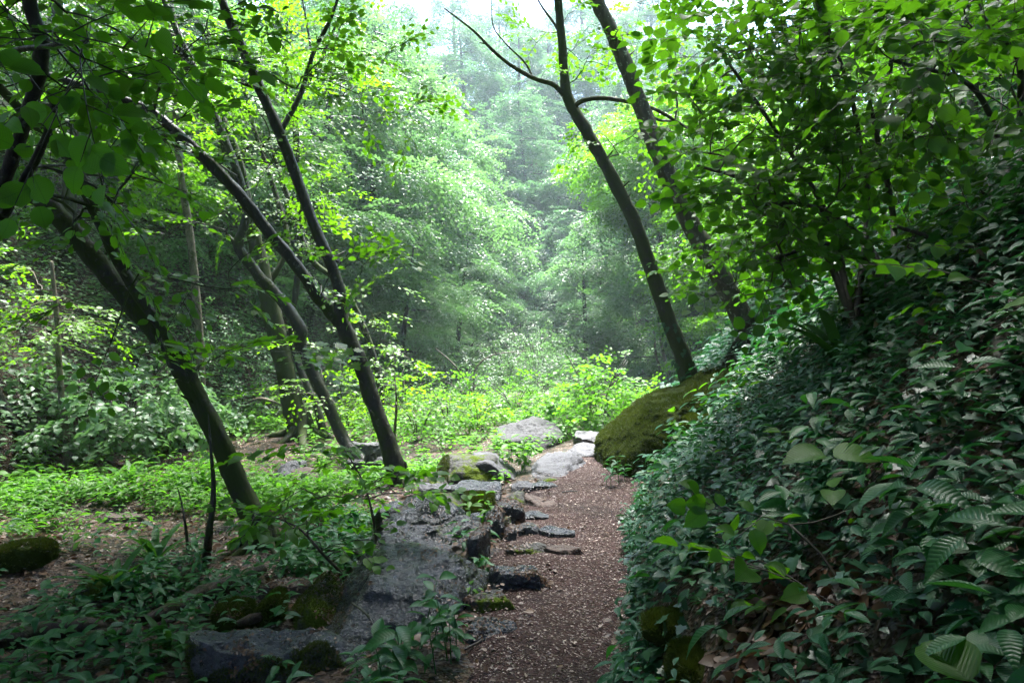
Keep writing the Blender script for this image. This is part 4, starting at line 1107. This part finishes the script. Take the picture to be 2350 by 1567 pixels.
S1 = shrub('bright rounded shrub beside the last paving slabs at the bend', 1.25, .95, 401, M['bright'], 260, T_BEECH, .085)
S2 = shrub('x', 1.0, .9, 402, M['bright'], 100, T_MID, .085)
S3 = shrub('x', .8, .9, 403, M['yellow'], 80, T_MID, .08)
S5 = shrub('x', 2.8, 2.2, 405, M['hazel'], 380, T_MID, .095, spl=.45)
S4 = shrub('x', 2.4, 1.9, 404, M['pale'], 330, T_MID, .085, spl=.45)
def place(src, px, py, sc, label, group, loc=None):
    g = ground_at(px, py) if loc is None else np.array([loc[0], loc[1], hz(*loc)])
    return plant_tree(src, g[0], g[1], sc, label, group)
GS = 'bright shrubs in the clearing'
place(S1, 1375, 984, 1.25, 'bright rounded shrub beside the last paving slabs at the bend', GS)
for px, py, src, sc, lab in [
    (960, 1010, S2, .85, 'lit shrub just right of the forked trunk'), (1030, 990, S2, .95, 'lit shrub left of the angular grey boulder'), (1100, 985, S3, .9, 'low yellow shrub touching the angular boulder on its left'),
    (1000, 965, S3, 1.1, 'yellow green shrub in the second row of the clearing'), (1085, 955, S2, 1.05, 'lit shrub behind the low yellow one'), (1180, 958, S2, .9, 'lit shrub right behind the angular grey boulder'),
    (1265, 968, S3, .9, 'low yellow shrub between the boulder and the rounded shrub'), (1230, 945, S2, 1.0, 'lit shrub at the back of the clearing, centre'), (930, 950, S2, 1.1, 'lit shrub at the back of the clearing, left'),
    (1320, 960, S3, .9, 'yellow shrub close left of the rounded shrub'), (1490, 950, S3, .9, 'yellow shrub peeping over the mossy boulder'), (1450, 960, S2, .7, 'small lit shrub right of the rounded shrub'),
    (620, 960, S3, 1.0, 'yellow shrub under the mossy upright trunk'), (560, 985, S2, .9, 'lit shrub right of the slim pale trunk'), (790, 985, S3, 1.0, 'yellow shrub between the crooked and forked trunks'), (500, 1010, S3, .7, 'low yellow shrub behind the leaning trunk')]:
    place(src, px, py, sc, lab, GS)
S6 = shrub('bush of round pale leaves on the left bank, lit from above', 1.5, 1.6, 406, M['pale'], 330, T_HAZEL, .11, spl=.42, group='bushes at the foot of the slopes')
g_ = ground_at(270, 1000); S6.location = g_
GH = 'hazels on the steep right bank'
for x, y, sc, lab in [(4.0, 9.6, .9, 'hazel bush directly behind the lichened trunk'), (5.2, 8.2, 1.0, 'shaded hazel bush on the bank, midway up'), (6.6, 7.0, 1.0, 'shaded hazel bush at the right edge of the bank'), (5.6, 11, 1.1, 'hazel bush in the second row on the right bank'), (7.6, 9.4, 1.1, 'hazel bush high on the right bank'), (9.4, 11, 1.2, 'hazel bush near the top right of the bank'), (7.4, 12.4, 1.1, 'hazel bush on the far shoulder of the right bank')]:
    plant_tree(S5, x, y, sc, lab, GH)
GB = 'bushes at the foot of the slopes'
for x, y, sc, lab in [(.8, 22.5, 1.05, 'whitish green dense bush in the valley floor, centre'), (-.2, 22, .95, 'pale bush with bare arching stems left of the whitish one'), (-1.8, 19.0, .8, 'pale bush at the foot of the left hillside behind the clearing'), (-6.0, 13.0, .7, 'bush on the left bank behind the slim pale trunk'),
                      (1.9, 29.5, .95, 'bush in shade below the footbridge, left end'), (7.4, 21.5, .7, 'pale bush behind the slender mossy trunk'), (-4.4, 15.5, .7, 'pale bush on the left bank behind the mossy upright trunk'), (.8, 27.5, 1.2, 'bush at the back of the valley floor')]:
    place(S4, 0, 0, sc, lab, GB, (x, y))
b_ = [-.1, 20.2]
near_tree('arching_stem', 'bare pale stems arching out of the bushes in the clearing', 'dead branch',
          [([P(1100, 930, 17.5), P(1075, 885, 17.6), P(1040, 835, 17.6), P(1000, 800, 17.8)], [.035, .03, .025, .012]), ([P(1088, 905, 17.5), P(1090, 850, 17.5), P(1130, 815, 17.5), P(1210, 805, 17.5)], [.025, .02, .018, .008]), ([P(1100, 930, 17.5), P(1050, 890, 17.3), P(1010, 870, 17.2)], [.02, .016, .008])], [], M['beech'], M['bark_pale'], SP_BEECH, T_FAR, 470)

# ------------------------------------------------------------------ footbridge far along the path
fb = thing('footbridge', 'dark narrow footbridge with thin rails in the shade at the end of the path', 'footbridge', (4.6, 27.5, .3))
def box(mb, a, b):
    a = np.array(a, float); b = np.array(b, float)
    v = np.array([[(a, b)[i][0], (a, b)[j][1], (a, b)[k][2]] for i in (0, 1) for j in (0, 1) for k in (0, 1)])
    mb.add(v, [np.array([(0, 1, 3, 2), (4, 6, 7, 5), (0, 4, 5, 1), (2, 3, 7, 6), (0, 2, 6, 4), (1, 5, 7, 3)])])
mb = MB(); box(mb, (-1.9, 0, -.12), (3.2, 1.2, .1)); mb.build('deck', M['metal'], fb, False)
for yy in (.05, 1.15):
    mb = MB(); tube(mb, [(-1.9, yy, .66), (3.2, yy, .66)], .022, 8); tube(mb, [(-1.9, yy, .38), (3.2, yy, .38)], .012, 6); mb.build('handrail', M['metal'], fb)
    for xx in (-1.8, -.6, .6, 1.8, 3.0):
        mb = MB(); tube(mb, [(xx, yy, .1), (xx, yy, .66)], .02, 6); mb.build('post', M['metal'], fb)

# slim stems by the footbridge and on the right bank
for base, pts, r, mt, lab, nm in [
    ((1528, 890), [(1515, 850, 22), (1505, 810, 22), (1500, 760, 22)], .06, 'bark_pale', 'pale slim trunk in front of the footbridge, left of a pair', 'thin_tree'),
    ((1540, 892), [(1532, 850, 22), (1520, 800, 22), (1512, 740, 22)], .07, 'bark_pale', 'pale slim trunk in front of the footbridge, right of a pair', 'thin_tree'),
    ((2215, 350), [(2225, 300, 8), (2232, 230, 8), (2230, 120, 8), (2210, -40, 8)], .075, 'bark_lichen', 'grey trunk half hidden in the dark upper right bank', 'thin_tree'),
    ((1985, 560), [(1995, 400, 6.2), (2030, 230, 6.0), (2050, 100, 5.8), (2060, -50, 5.8)], .028, 'bark_pale', 'pale thin rod rising through the hazels on the right bank', 'thin_tree'),
    ((1960, 330), [(1915, 150, 7), (1880, 40, 7), (1850, -60, 7)], .035, 'bark', 'dark straight rod slanting through the sunlit hazel', 'thin_tree')]:
    b = ground_at(*base); pp = [b] + [P(q[0], q[1], b[1]) if nm == 'thin_tree' and base[0] < 1600 else P(*q) for q in pts]
    near_tree(nm, lab, 'tree', [(pp, list(np.linspace(r, r * .55, len(pp))))], [], M['beech'], M[mt], SP_BEECH, T_FAR, int(base[0]))

def log(label, pts, rad, material, seed, name='fallen_log', cat='log', sides=18, bump=.16):
    pts = [np.array(p, float) for p in pts]
    mb = MB(); l = smooth_line(np.column_stack([pts, rad]), 30)
    tube(mb, l[:, :3], l[:, 3], sides, bump, seed)
    o = mb.build(name, material, origin=pts[0]); o.location = [float(c) for c in pts[0]]
    ROCKS.extend((c[0], c[1], .10) for c in l[::5, :3] if max(rad) > .03)
    return tag(o, label, cat)
def gp(px, py, up=.0):
    g = ground_at(px, py); g[2] += up; return g
log('rotten brown log lying left of the flat brown stone', [gp(330, 1452, .07), gp(430, 1410, .09), gp(520, 1375, .1), gp(605, 1335, .1)], [.035, .055, .06, .035], M['deadwood'], 1)
log('thin rotten branch lying in front of the longer rotten log', [gp(470, 1425, .04), gp(530, 1408, .05), gp(580, 1395, .04)], [.02, .03, .02], M['deadwood'], 2)
log('mouldering log at the lower left corner', [gp(-40, 1500, .04), gp(90, 1478, .07), gp(200, 1462, .07), gp(255, 1455, .03)], [.045, .055, .05, .02], M['deadwood'], 3)
log('peeled grey log beside the mouldering one, lower left', [gp(120, 1530, .05), gp(220, 1490, .06), gp(300, 1470, .05)], [.04, .055, .03], M['deadwood'], 4)
log('broken piece of wood in the litter right of the moss cushion', [gp(545, 1452, .05), gp(585, 1440, .06), gp(625, 1430, .05)], [.022, .03, .018], M['deadwood'], 5)
log('mossy fallen trunk across the dark upper right bank', [gp(1990, 450, .1), gp(2060, 380, .2), gp(2150, 300, .2), gp(2260, 230, .2)], [.2, .2, .18, .16], M['bark_moss'], 6)
log('black twig lying on the path near the split slab', [gp(1290, 1136, .03), gp(1310, 1134, .03), gp(1325, 1134, .03)], [.006, .01, .005], M['bark'], 7, 'twig', 'twig', 5)
log('thin curved twig between the wet slab and the leafy plant', [gp(808, 1490, .25), gp(850, 1510, .2), gp(880, 1548, .1)], [.007, .006, .005], M['bark'], 8, 'twig', 'twig', 5)
log('long thin twig lying across the lower left herbs', [gp(20, 1448, .08), gp(150, 1405, .1), gp(330, 1345, .1), gp(420, 1320, .1)], [.008, .008, .007, .005], M['bark'], 9, 'twig', 'twig', 5)
log('bare dead branch leaning in the bank behind the trunks', [gp(560, 940, .1), P(600, 915, 12), P(660, 935, 11.8)], [.02, .03, .02], M['bark_pale'], 10, 'fallen_branch', 'branch', 8)

# ------------------------------------------------------------------ ferns and single plants
def tongue_fern(label, px, py, n, ln, seed, group='hart\'s tongue ferns'):
    g = ground_at(px, py); rg = np.random.default_rng(seed)
    L = Leaves()
    a = np.linspace(0, 6.28, n, endpoint=False) + rg.normal(size=n) * .3
    el = rg.uniform(.9, 1.4, n)
    d = np.stack([np.cos(a) * np.cos(el), np.sin(a) * np.cos(el), np.sin(el)], -1)
    nn = np.stack([-np.cos(a) * np.sin(el), -np.sin(a) * np.sin(el), np.cos(el)], -1)
    L.add(np.tile(g, (n, 1)) + d * .01, d, nn, ln * rg.uniform(.7, 1.1, n), rg.random(n))
    o = L.into(MB(), T_TONGUE).build('strap_fern', M['fern'], origin=g); o.location = g
    return tag(o, label, 'fern', group)
for i, (px, py, n, ln, lab) in enumerate([(305, 1118, 9, .42, 'strap leaved fern standing upright in the middle of the left clearing'), (262, 1372, 9, .36, 'strap leaved fern by the dark round stone, lower left'), (355, 1300, 8, .36, 'strap leaved fern just left of the thin dark stick'), (452, 1135, 5, .3, 'small strap leaved fern right behind the thin dark stick'),
    (1928, 850, 9, .5, 'strap leaved fern high on the ivy bank at the right'), (385, 1508, 6, .25, 'small strap leaved fern at the left end of the wet slab'), (220, 1000, 8, .5, 'strap leaved fern on the left bank behind the young tree'), (195, 960, 7, .5, 'strap leaved fern highest on the left bank')]):
    tongue_fern(lab, px, py, n, ln, 500 + i)

def herb_arrays(base, nrm, h, nl, size, rg, top=.6):
    """Leafy stems: pairs of leaves crowding the top. base (N,3)."""
    N_ = len(base)
    ax = unit(np.array([0, 0, 1.0]) * .8 + nrm * .5 + rg.normal(size=(N_, 3)) * .18)
    k = np.arange(nl)
    t = 1 - (1 - top * 0 - 0) * ((k // 2) / max(1, nl // 2)) * .75
    az = rg.uniform(0, 6.28, (N_, 1)) + k[None] * math.pi + (k[None] // 2) * 1.4 + rg.normal(size=(N_, nl)) * .3
    e1 = unit(np.cross(ax, np.array([1.0, .2, 0]))); e2 = np.cross(ax, e1)
    rad = np.cos(az)[..., None] * e1[:, None] + np.sin(az)[..., None] * e2[:, None]
    tilt = rg.uniform(-.1, .5, (N_, nl))[..., None] * (.4 + t[None, :, None] * .6)
    d = unit(rad + ax[:, None] * tilt)
    n = unit(ax[:, None] - rad * tilt + rg.normal(size=(N_, nl, 3)) * .22)
    p = base[:, None] + ax[:, None] * (h[:, None] * t[None])[..., None] + d * (size[:, None, None] * .12)
    s = size[:, None] * rg.uniform(.7, 1.15, (N_, nl)) * (1.08 - .35 * (1 - t[None]))
    r = np.clip(rg.random((N_, 1)) * .5 + rg.random((N_, nl)) * .5, 0, 1)
    return p.reshape(-1, 3), d.reshape(-1, 3), n.reshape(-1, 3), s.ravel(), r.ravel(), ax

def herb_plant(label, px, py, stems, h, size, nl, seed, spread=.08, group='single leafy plants by the stones', mat='herb', loc=None):
    g = ground_at(px, py) if loc is None else np.array(loc)
    rg = np.random.default_rng(seed)
    t = thing('leafy_plant', label, 'plant', g, group)
    base = g + np.column_stack([rg.normal(size=(stems, 2)) * spread, np.zeros(stems)])
    hh = h * rg.uniform(.55, 1.1, stems); sz = size * rg.uniform(.85, 1.15, stems)
    p, d, n, s, r, ax = herb_arrays(base, np.tile([0, 0, 1.0], (stems, 1)), hh, nl, sz, rg)
    L = Leaves(); L.add(p, d, n, s, r)
    for i in range(stems):
        mb = MB(); tube(mb, [base[i] - [0, 0, .05], base[i] + ax[i] * hh[i] * .5, base[i] + ax[i] * hh[i]], [.004, .0035, .002], 5)
        mb.build('stem', M['herb'], t, origin=g)
    L.into(MB(), T_HERB).build('foliage', M[mat], t, origin=g)
    return t
for i, (px, py, st, h, sz, nl, sp, lab, mt) in enumerate([
    (935, 1560, 3, .34, .15, 8, .06, 'glossy large leaved plant right in front of the large wet boulder', 'herb'),
    (1010, 1520, 4, .30, .105, 8, .07, 'glossy plant between the large wet boulder and the narrow dark stone', 'herb'),
    (985, 1490, 2, .38, .125, 8, .04, 'tallest glossy plant, reaching up over the large wet boulder', 'herb'),
    (1120, 1265, 4, .24, .10, 8, .06, 'broad leaved plant growing beside the mossy brown step', 'herb'),
    (1110, 1210, 4, .22, .10, 8, .07, 'bright plant beside the small moss topped stone', 'bright'),
    (1180, 1085, 7, .42, .14, 10, .13, 'fresh plant between the pale boulder and the long slab', 'bright'),
    (1140, 1075, 4, .36, .13, 10, .1, 'fresh plant right behind the pale grey boulder', 'bright'),
    (1215, 1065, 3, .34, .12, 8, .1, 'fresh plant beside the long pale slab', 'bright'),
    (1155, 1125, 2, .2, .09, 8, .04, 'little bright plant in the gap below the pale grey boulder', 'bright'),
    (1090, 1310, 3, .12, .08, 6, .05, 'dark leaves in the gap between the ledge and the wet step', 'herb'),
    (1075, 1375, 2, .1, .06, 6, .03, 'small bright plant between the large boulder and the mossy brown stone', 'bright'),
    (860, 1556, 3, .1, .07, 8, .06, 'low dark plant at the right tip of the wet slab', 'herb'),
    (1480, 1545, 6, .2, .10, 8, .1, 'leafy plant spilling from the right bank at the bottom of the path', 'cover'),
    (1470, 1400, 5, .2, .09, 8, .1, 'leafy plant spilling over the right path edge, above the bottom one', 'cover'),
    (1440, 1115, 5, .3, .10, 8, .14, 'dark plant growing at the foot of the big mossy boulder', 'herb'),
    (650, 1550, 3, .12, .09, 8, .05, 'small plant on the mossy front of the wet slab', 'herb'),
    (330, 1530, 5, .22, .11, 8, .09, 'glossy plant left of the wet slab, bottom edge', 'herb'),
    (110, 1545, 5, .2, .11, 8, .09, 'glossy plant at the bottom left corner', 'herb'),
    (340, 1380, 5, .24, .12, 9, .09, 'nettle like plant by the strap ferns, lower left', 'herb')]):
    herb_plant(lab, px, py, st, h, sz, nl, 600 + i, sp, mat=mt)

# ------------------------------------------------------------------ ground cover, undergrowth, litter (uncountable)
def keep(x, y, extra=.0):
    m = np.ones(len(x), bool)
    for rx, ry, rr in ROCKS: m &= (x - rx) ** 2 + (y - ry) ** 2 > (rr * .8 + extra) ** 2
    return m
def scatter(n, x0, x1, y0, y1, rg):
    x = rg.uniform(x0, x1, n); y = rg.uniform(y0, y1, n); return x, y
def on_ground(x, y):
    return np.column_stack([x, y, H(x, y)])

rg = np.random.default_rng(77)
def bank_cover():
    # right bank: leafy stems of two sizes, ivy close to the soil, scattered broad leaves
    Lh, Lw, Li, Lb, Lf = Leaves(), Leaves(), Leaves(), Leaves(), Leaves()
    cb = ground_at(1775, 1475)
    def bankpts(n, smin, smax, rb, x1=7, y1=7.6):
        x, y = scatter(n, .3, x1, .6, y1, rg); s = x - edge_right(y)
        bare = ((x - cb[0]) / .26) ** 2 + ((y - cb[1]) / .26) ** 2 < rb
        s = s + .16 * vnoise(np.column_stack([y * 2.3, 0 * y, 0 * y]), 44) + .07 * vnoise(np.column_stack([y * 7, x * 3, 0 * y]), 45)
        m = (s > smin) & (s < smax) & keep(x, y) & ~bare
        return x[m], y[m]
    x, y = bankpts(7500, .02, 5, 1.0)
    pt = fbm(np.column_stack([x, y, 0 * x]) * 1.1, 71, 3)
    m = rg.random(len(x)) < np.clip(.85 + .8 * pt, .15, 1); x, y = x[m], y[m]; n = len(x)
    p, d, nn, ss, r, ax = herb_arrays(on_ground(x, y), normals_at(x, y), rg.uniform(.06, .22, n), 7, rg.uniform(.042, .085, n), rg); Lh.add(p, d, nn, ss, r)
    x, y = bankpts(2600, .1, 5, 1.0)
    pt = fbm(np.column_stack([x, y, 0 * x]) * 1.1, 72, 3); m = rg.random(len(x)) < np.clip(.5 + pt, 0, 1); x, y = x[m], y[m]; n = len(x)
    p, d, nn, ss, r, ax = herb_arrays(on_ground(x, y), normals_at(x, y), rg.uniform(.14, .34, n), 8, rg.uniform(.085, .135, n), rg); Lw.add(p, d, nn, ss, r)
    x, y = bankpts(20000, -.03, 4.5, .7, 6); n = len(x)
    nr = normals_at(x, y); a = rg.uniform(0, 6.28, n)
    d = unit(np.column_stack([np.cos(a), np.sin(a), rg.normal(size=n) * .2 - .25]))
    Li.add(on_ground(x, y) + nr * rg.uniform(.01, .10, n)[:, None], d, unit(nr * .7 + [0, 0, .5] + rg.normal(size=(n, 3)) * .4), rg.uniform(.025, .08, n), rg.random(n))
    x, y = bankpts(120, .1, 5, .6); n = len(x)
    p, d, nn, ss, r, ax = herb_arrays(on_ground(x, y), normals_at(x, y), rg.uniform(.15, .42, n), 4, rg.uniform(.06, .12, n), rg); Lb.add(p, d, nn, ss, r)
    x, y = scatter(16000, 1.0, 16, 6.5, 20, rg); s = x - edge_right(y)
    m = (s > .03) & (s < 11) & keep(x, y); x, y = x[m], y[m]; n = len(x)
    p, d, nn, ss, r, ax = herb_arrays(on_ground(x, y), normals_at(x, y), rg.uniform(.1, .4, n), 7, rg.uniform(.08, .13, n), rg); Lf.add(p, d, nn, ss, r)
    tag(Lf.into(Lh.into(MB(), T_HERB), T_MID).build('ground_cover', M['cover']), 'dark glossy ground cover of leafy stems over the right bank', 'ground cover', kind='stuff')
    tag(Lw.into(MB(), T_HERB).build('ground_cover', M['herb']), 'taller leafy stems with long leaves standing out of the right bank cover', 'ground cover', kind='stuff')
    tag(Li.into(MB(), T_IVY).build('ivy', M['ivy']), 'ivy creeping over the soil of the right bank', 'ivy', kind='stuff')
    tag(Lb.into(MB(), T_HAZEL).build('ground_cover', M['hazel']), 'round toothed leaves scattered through the right bank cover', 'ground cover', kind='stuff')
bank_cover()

def clearing_cover():
    L1, L2, Lg = Leaves(), Leaves(), Leaves()
    x, y = scatter(11000, -7, .0, 1.4, 9.5, rg)
    q = np.column_stack([x, y, 0 * x])
    dens = (sstep(-.15, .3, fbm(q * .8, 55, 3)) * .95 + .06) * (.3 + .7 * sstep(3.5, 6, y))
    m = (x < edge_path(y) - .12) & (x > foot_left(y) - .6) & keep(x, y, .05) & (rg.random(len(x)) < dens) & ~((x > edge_path(y) - 1.05) & (y > 3.0) & (y < 8.2) & (rg.random(len(x)) < .95)); x, y = x[m], y[m]; n = len(x)
    p, d, nn, ss, r, ax = herb_arrays(on_ground(x, y), normals_at(x, y), rg.uniform(.06, .26, n), 7, rg.uniform(.06, .12, n), rg)
    kf = np.repeat(y > 6.2 + .8 * vnoise(np.column_stack([x, x * 0, x * 0]), 61), 7)
    L1.add(p[~kf], d[~kf], nn[~kf], ss[~kf], r[~kf]); Lg.add(p[kf], d[kf], nn[kf], ss[kf] * rg.uniform(.7, 1.1, kf.sum()), r[kf])
    tag(L1.into(MB(), T_HERB).build('undergrowth', M['herb']), 'green herbs covering the floor of the left clearing', 'undergrowth', kind='stuff')
    x, y = scatter(5200, -7, 4.5, 7.5, 24, rg)
    m = (x < edge_path(y) - .15) & (x > foot_left(y) - .4) & keep(x, y) & (x / y < (1560 - 1175) / F) & ((y > 10.2) | (x < -2.2)) & (rg.random(len(x)) < np.where(x < -2.2, .12, .35) + .6 * sstep(-.1, .3, fbm(np.column_stack([x, y, 0 * x]) * .7, 58, 2))); x, y = x[m], y[m]; n = len(x)
    p, d, nn, ss, r, ax = herb_arrays(on_ground(x, y), normals_at(x, y), rg.uniform(.1, .34, n) * (.6 + .9 * rg.random(n) ** 2), 9, rg.uniform(.06, .12, n), rg)
    L2.add(p, d, nn, ss, r)
    tag(L2.into(Lg.into(MB(), T_HERB), T_MID).build('undergrowth', M['bright']), 'bright sunlit herbs filling the clearing behind the stone pile', 'undergrowth', kind='stuff')
clearing_cover()

def slope_cover():
    L = Leaves()
    x, y = scatter(26000, -17, -1, 4, 34, rg); sl = foot_left(y) - x
    m = (sl > -.3) & (sl < 11); x, y = x[m], y[m]; n = len(x)
    p, d, nn, ss, r, ax = herb_arrays(on_ground(x, y), normals_at(x, y), rg.uniform(.1, .7, n), 8, rg.uniform(.07, .13, n), rg)
    L.add(p, d, nn, ss, r)
    x, y = scatter(16000, -16, 20, 24, 70, rg); m = ~((x > 2.2) & (x < 8.5) & (y < 28.8)); x, y = x[m], y[m]; n = len(x)
    p, d, nn, ss, r, ax = herb_arrays(on_ground(x, y), normals_at(x, y), rg.uniform(.2, 1.2, n), 8, rg.uniform(.16, .28, n), rg)
    L.add(p, d, nn, ss, r)
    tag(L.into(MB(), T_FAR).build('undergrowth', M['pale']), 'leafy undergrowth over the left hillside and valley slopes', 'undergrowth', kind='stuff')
slope_cover()

def litter():
    L = Leaves()
    x, y = scatter(34000, -.6, 2.8, 1.5, 13, rg)
    m = (x > edge_path(y) - .05) & (x < edge_right(y) + .03) & (rg.random(len(x)) < np.clip(5 / y, .3, 1)); x, y = x[m], y[m]; n = len(x)
    a = rg.uniform(0, 6.28, n); d = np.column_stack([np.cos(a), np.sin(a), rg.normal(size=n) * .15])
    L.add(np.column_stack([x, y, np.maximum(H(x, y, False), -.2) + .012 + .022 * fbm(np.column_stack([x, y, 0 * x]) * 1.6, 31, 3) + rg.uniform(.004, .014, n)]), d, unit(rg.normal(size=(n, 3)) * .4 + [0, 0, 1]), rg.uniform(.006, .03, n) * (.6 + rg.random(n) ** 6), rg.random(n) ** 2.0)
    tag(L.into(MB(), T_CHIP).build('fallen_bits', M['chip']), 'pale chips and scales strewn over the brown path', 'litter', kind='stuff')
    L = Leaves()
    x, y = scatter(9000, -7, 0, 1.4, 10, rg); m = (x < edge_path(y)) & keep(x, y, -.1); x, y = x[m], y[m]
    cb = ground_at(1775, 1475); x2, y2 = rg.normal(cb[0], .16, 500), rg.normal(cb[1], .17, 500); x = np.concatenate([x, x2]); y = np.concatenate([y, y2]); n = len(x)
    a = rg.uniform(0, 6.28, n); d = np.column_stack([np.cos(a), np.sin(a), rg.normal(size=n) * .25])
    L.add(on_ground(x, y) + [0, 0, .012], d, unit(rg.normal(size=(n, 3)) * .45 + normals_at(x, y)), rg.uniform(.03, .085, n), rg.random(n))
    tag(L.into(MB(), T_MID).build('fallen_leaves', M['deadleaf']), 'brown fallen leaves on the forest floor', 'fallen leaves', kind='stuff')
    x, y = scatter(420, .4, 6, 1.2, 8, rg); m = (x > edge_right(y) + .05); x, y = x[m], y[m]; n = len(x); L = Leaves()
    a = rg.uniform(0, 6.28, n); L.add(on_ground(x, y) + normals_at(x, y) * rg.uniform(.01, .14, n)[:, None], np.column_stack([np.cos(a), np.sin(a), rg.normal(size=n) * .3]), unit(rg.normal(size=(n, 3)) * .5 + normals_at(x, y)), rg.uniform(.025, .055, n), rg.random(n))
    tag(L.into(MB(), T_HAZEL).build('fallen_leaves', M['deadleaf']), 'brown fallen leaves caught in the plants of the right bank', 'fallen leaves', kind='stuff')
    mb = MB()
    x, y = scatter(260, -6, 6, 1.4, 10, rg); m = (x < edge_path(y) + .1) | (x > edge_right(y)); x, y = x[m], y[m]
    for i in range(len(x)):
        a = rg.uniform(0, 6.28); ln = rg.uniform(.12, .5); px_ = np.array([x[i] + ln * t * math.cos(a + .3 * t) for t in (-.5, -.1, .2, .5)]); py_ = np.array([y[i] + ln * t * math.sin(a + .3 * t) for t in (-.5, -.1, .2, .5)])
        tube(mb, np.column_stack([px_, py_, H(px_, py_) + .012 + rg.uniform(0, .06) * (x[i] > 0)]), np.array([.006, .005, .004, .002]) * rg.uniform(.6, 1.6), 5)
    tag(mb.build('fallen_twigs', M['twig']), 'thin fallen twigs strewn over the forest floor', 'twigs', kind='stuff')
    x, y = scatter(1500, -.6, 2.8, 1.5, 12, rg); e = np.minimum(x - edge_path(y), edge_right(y) - x)
    m = (e > -.05) & (rg.random(len(x)) < np.where(e < .16, .9, .22)); x, y = x[m], y[m]; n = len(x); L = Leaves()
    a = rg.uniform(0, 6.28, n); L.add(np.column_stack([x, y, np.maximum(H(x, y, False), -.2) + .03]), np.column_stack([np.cos(a), np.sin(a), rg.normal(size=n) * .2]), unit(rg.normal(size=(n, 3)) * .35 + [0, 0, 1]), rg.uniform(.025, .06, n), rg.random(n))
    tag(L.into(MB(), T_BEECH).build('fallen_leaves', M['deadleaf']), 'brown fallen leaves drifted along the edges of the path', 'fallen leaves', kind='stuff')
    # bits lying on the wet rocks
    L = Leaves(); 
    for nm, (p, f) in ob_pts.items():
        if not (p[:, 1].mean() < 6.2 and p[:, 0].mean() < .2): continue
        c = p[f].mean(1); e = np.cross(p[f[:, 1]] - p[f[:, 0]], p[f[:, 2]] - p[f[:, 0]]); ar = np.linalg.norm(e, axis=1); e = e / (ar[:, None] + 1e-12)
        w = ar * (e[:, 2] > .55) * np.clip(fbm(c * 3.0, 91, 3), 0.02, 1)
        if w.sum() <= 0: continue
        k = rg.choice(len(f), int(min(420, 500 * ar.sum())), p=w / w.sum()); n = len(k)
        a = rg.normal(size=(n, 3)); d = unit(a - e[k] * (a * e[k]).sum(1, keepdims=True))
        L.add(c[k] + e[k] * .004, d, unit(e[k] + rg.normal(size=(n, 3)) * .3), rg.uniform(.01, .03, n), rg.random(n) ** 1.5)
    tag(L.into(MB(), T_CHIP).build('fallen_bits', M['deadleaf']), 'rust brown scales and bits lying on the wet rocks', 'litter', kind='stuff')
litter()

# ivy on the foot of the slender trunk, two yellow leaves
mb = MB(); L = Leaves()
b = base_at(1588, 9.6)
for k in range(70):
    t = rg.random() ** 1.3; c = b * (1 - t) + P(1530, 725, b[1]) * t; a = rg.uniform(0, 6.28)
    o_ = np.array([math.cos(a), math.sin(a), 0]); L.add((c + o_ * .135)[None], np.array([[o_[0] * .4, o_[1] * .4, -1]]), (o_ + [0, 0, .4])[None], rg.uniform(.05, .09), rg.random())
ivy = L.into(mb, T_IVY).build('ivy', M['ivy'], origin=b); ivy.location = b
tag(ivy, 'ivy climbing the foot of the slender mossy trunk', 'ivy', kind='stuff')

# ------------------------------------------------------------------ haze in the valley
mb = MB(); box(mb, (-50, -18, -3), (50, 96, 52))
hz_o = mb.build('haze', M['metal'], None, False)
hm = bpy.data.materials.new('haze_air'); hm.use_nodes = True; hm.node_tree.nodes.clear()
ho = hm.node_tree.nodes.new('ShaderNodeOutputMaterial'); hv = hm.node_tree.nodes.new('ShaderNodeVolumePrincipled')
hv.inputs['Color'].default_value = (.74, .87, 1.0, 1); hv.inputs['Density'].default_value = HAZE_DENSITY; hv.inputs['Anisotropy'].default_value = .35
hm.node_tree.links.new(hv.outputs[0], ho.inputs['Volume'])
hz_o.data.materials.clear(); hz_o.data.materials.append(hm)
tag(hz_o, 'thin bluish haze filling the valley', 'haze', kind='stuff')
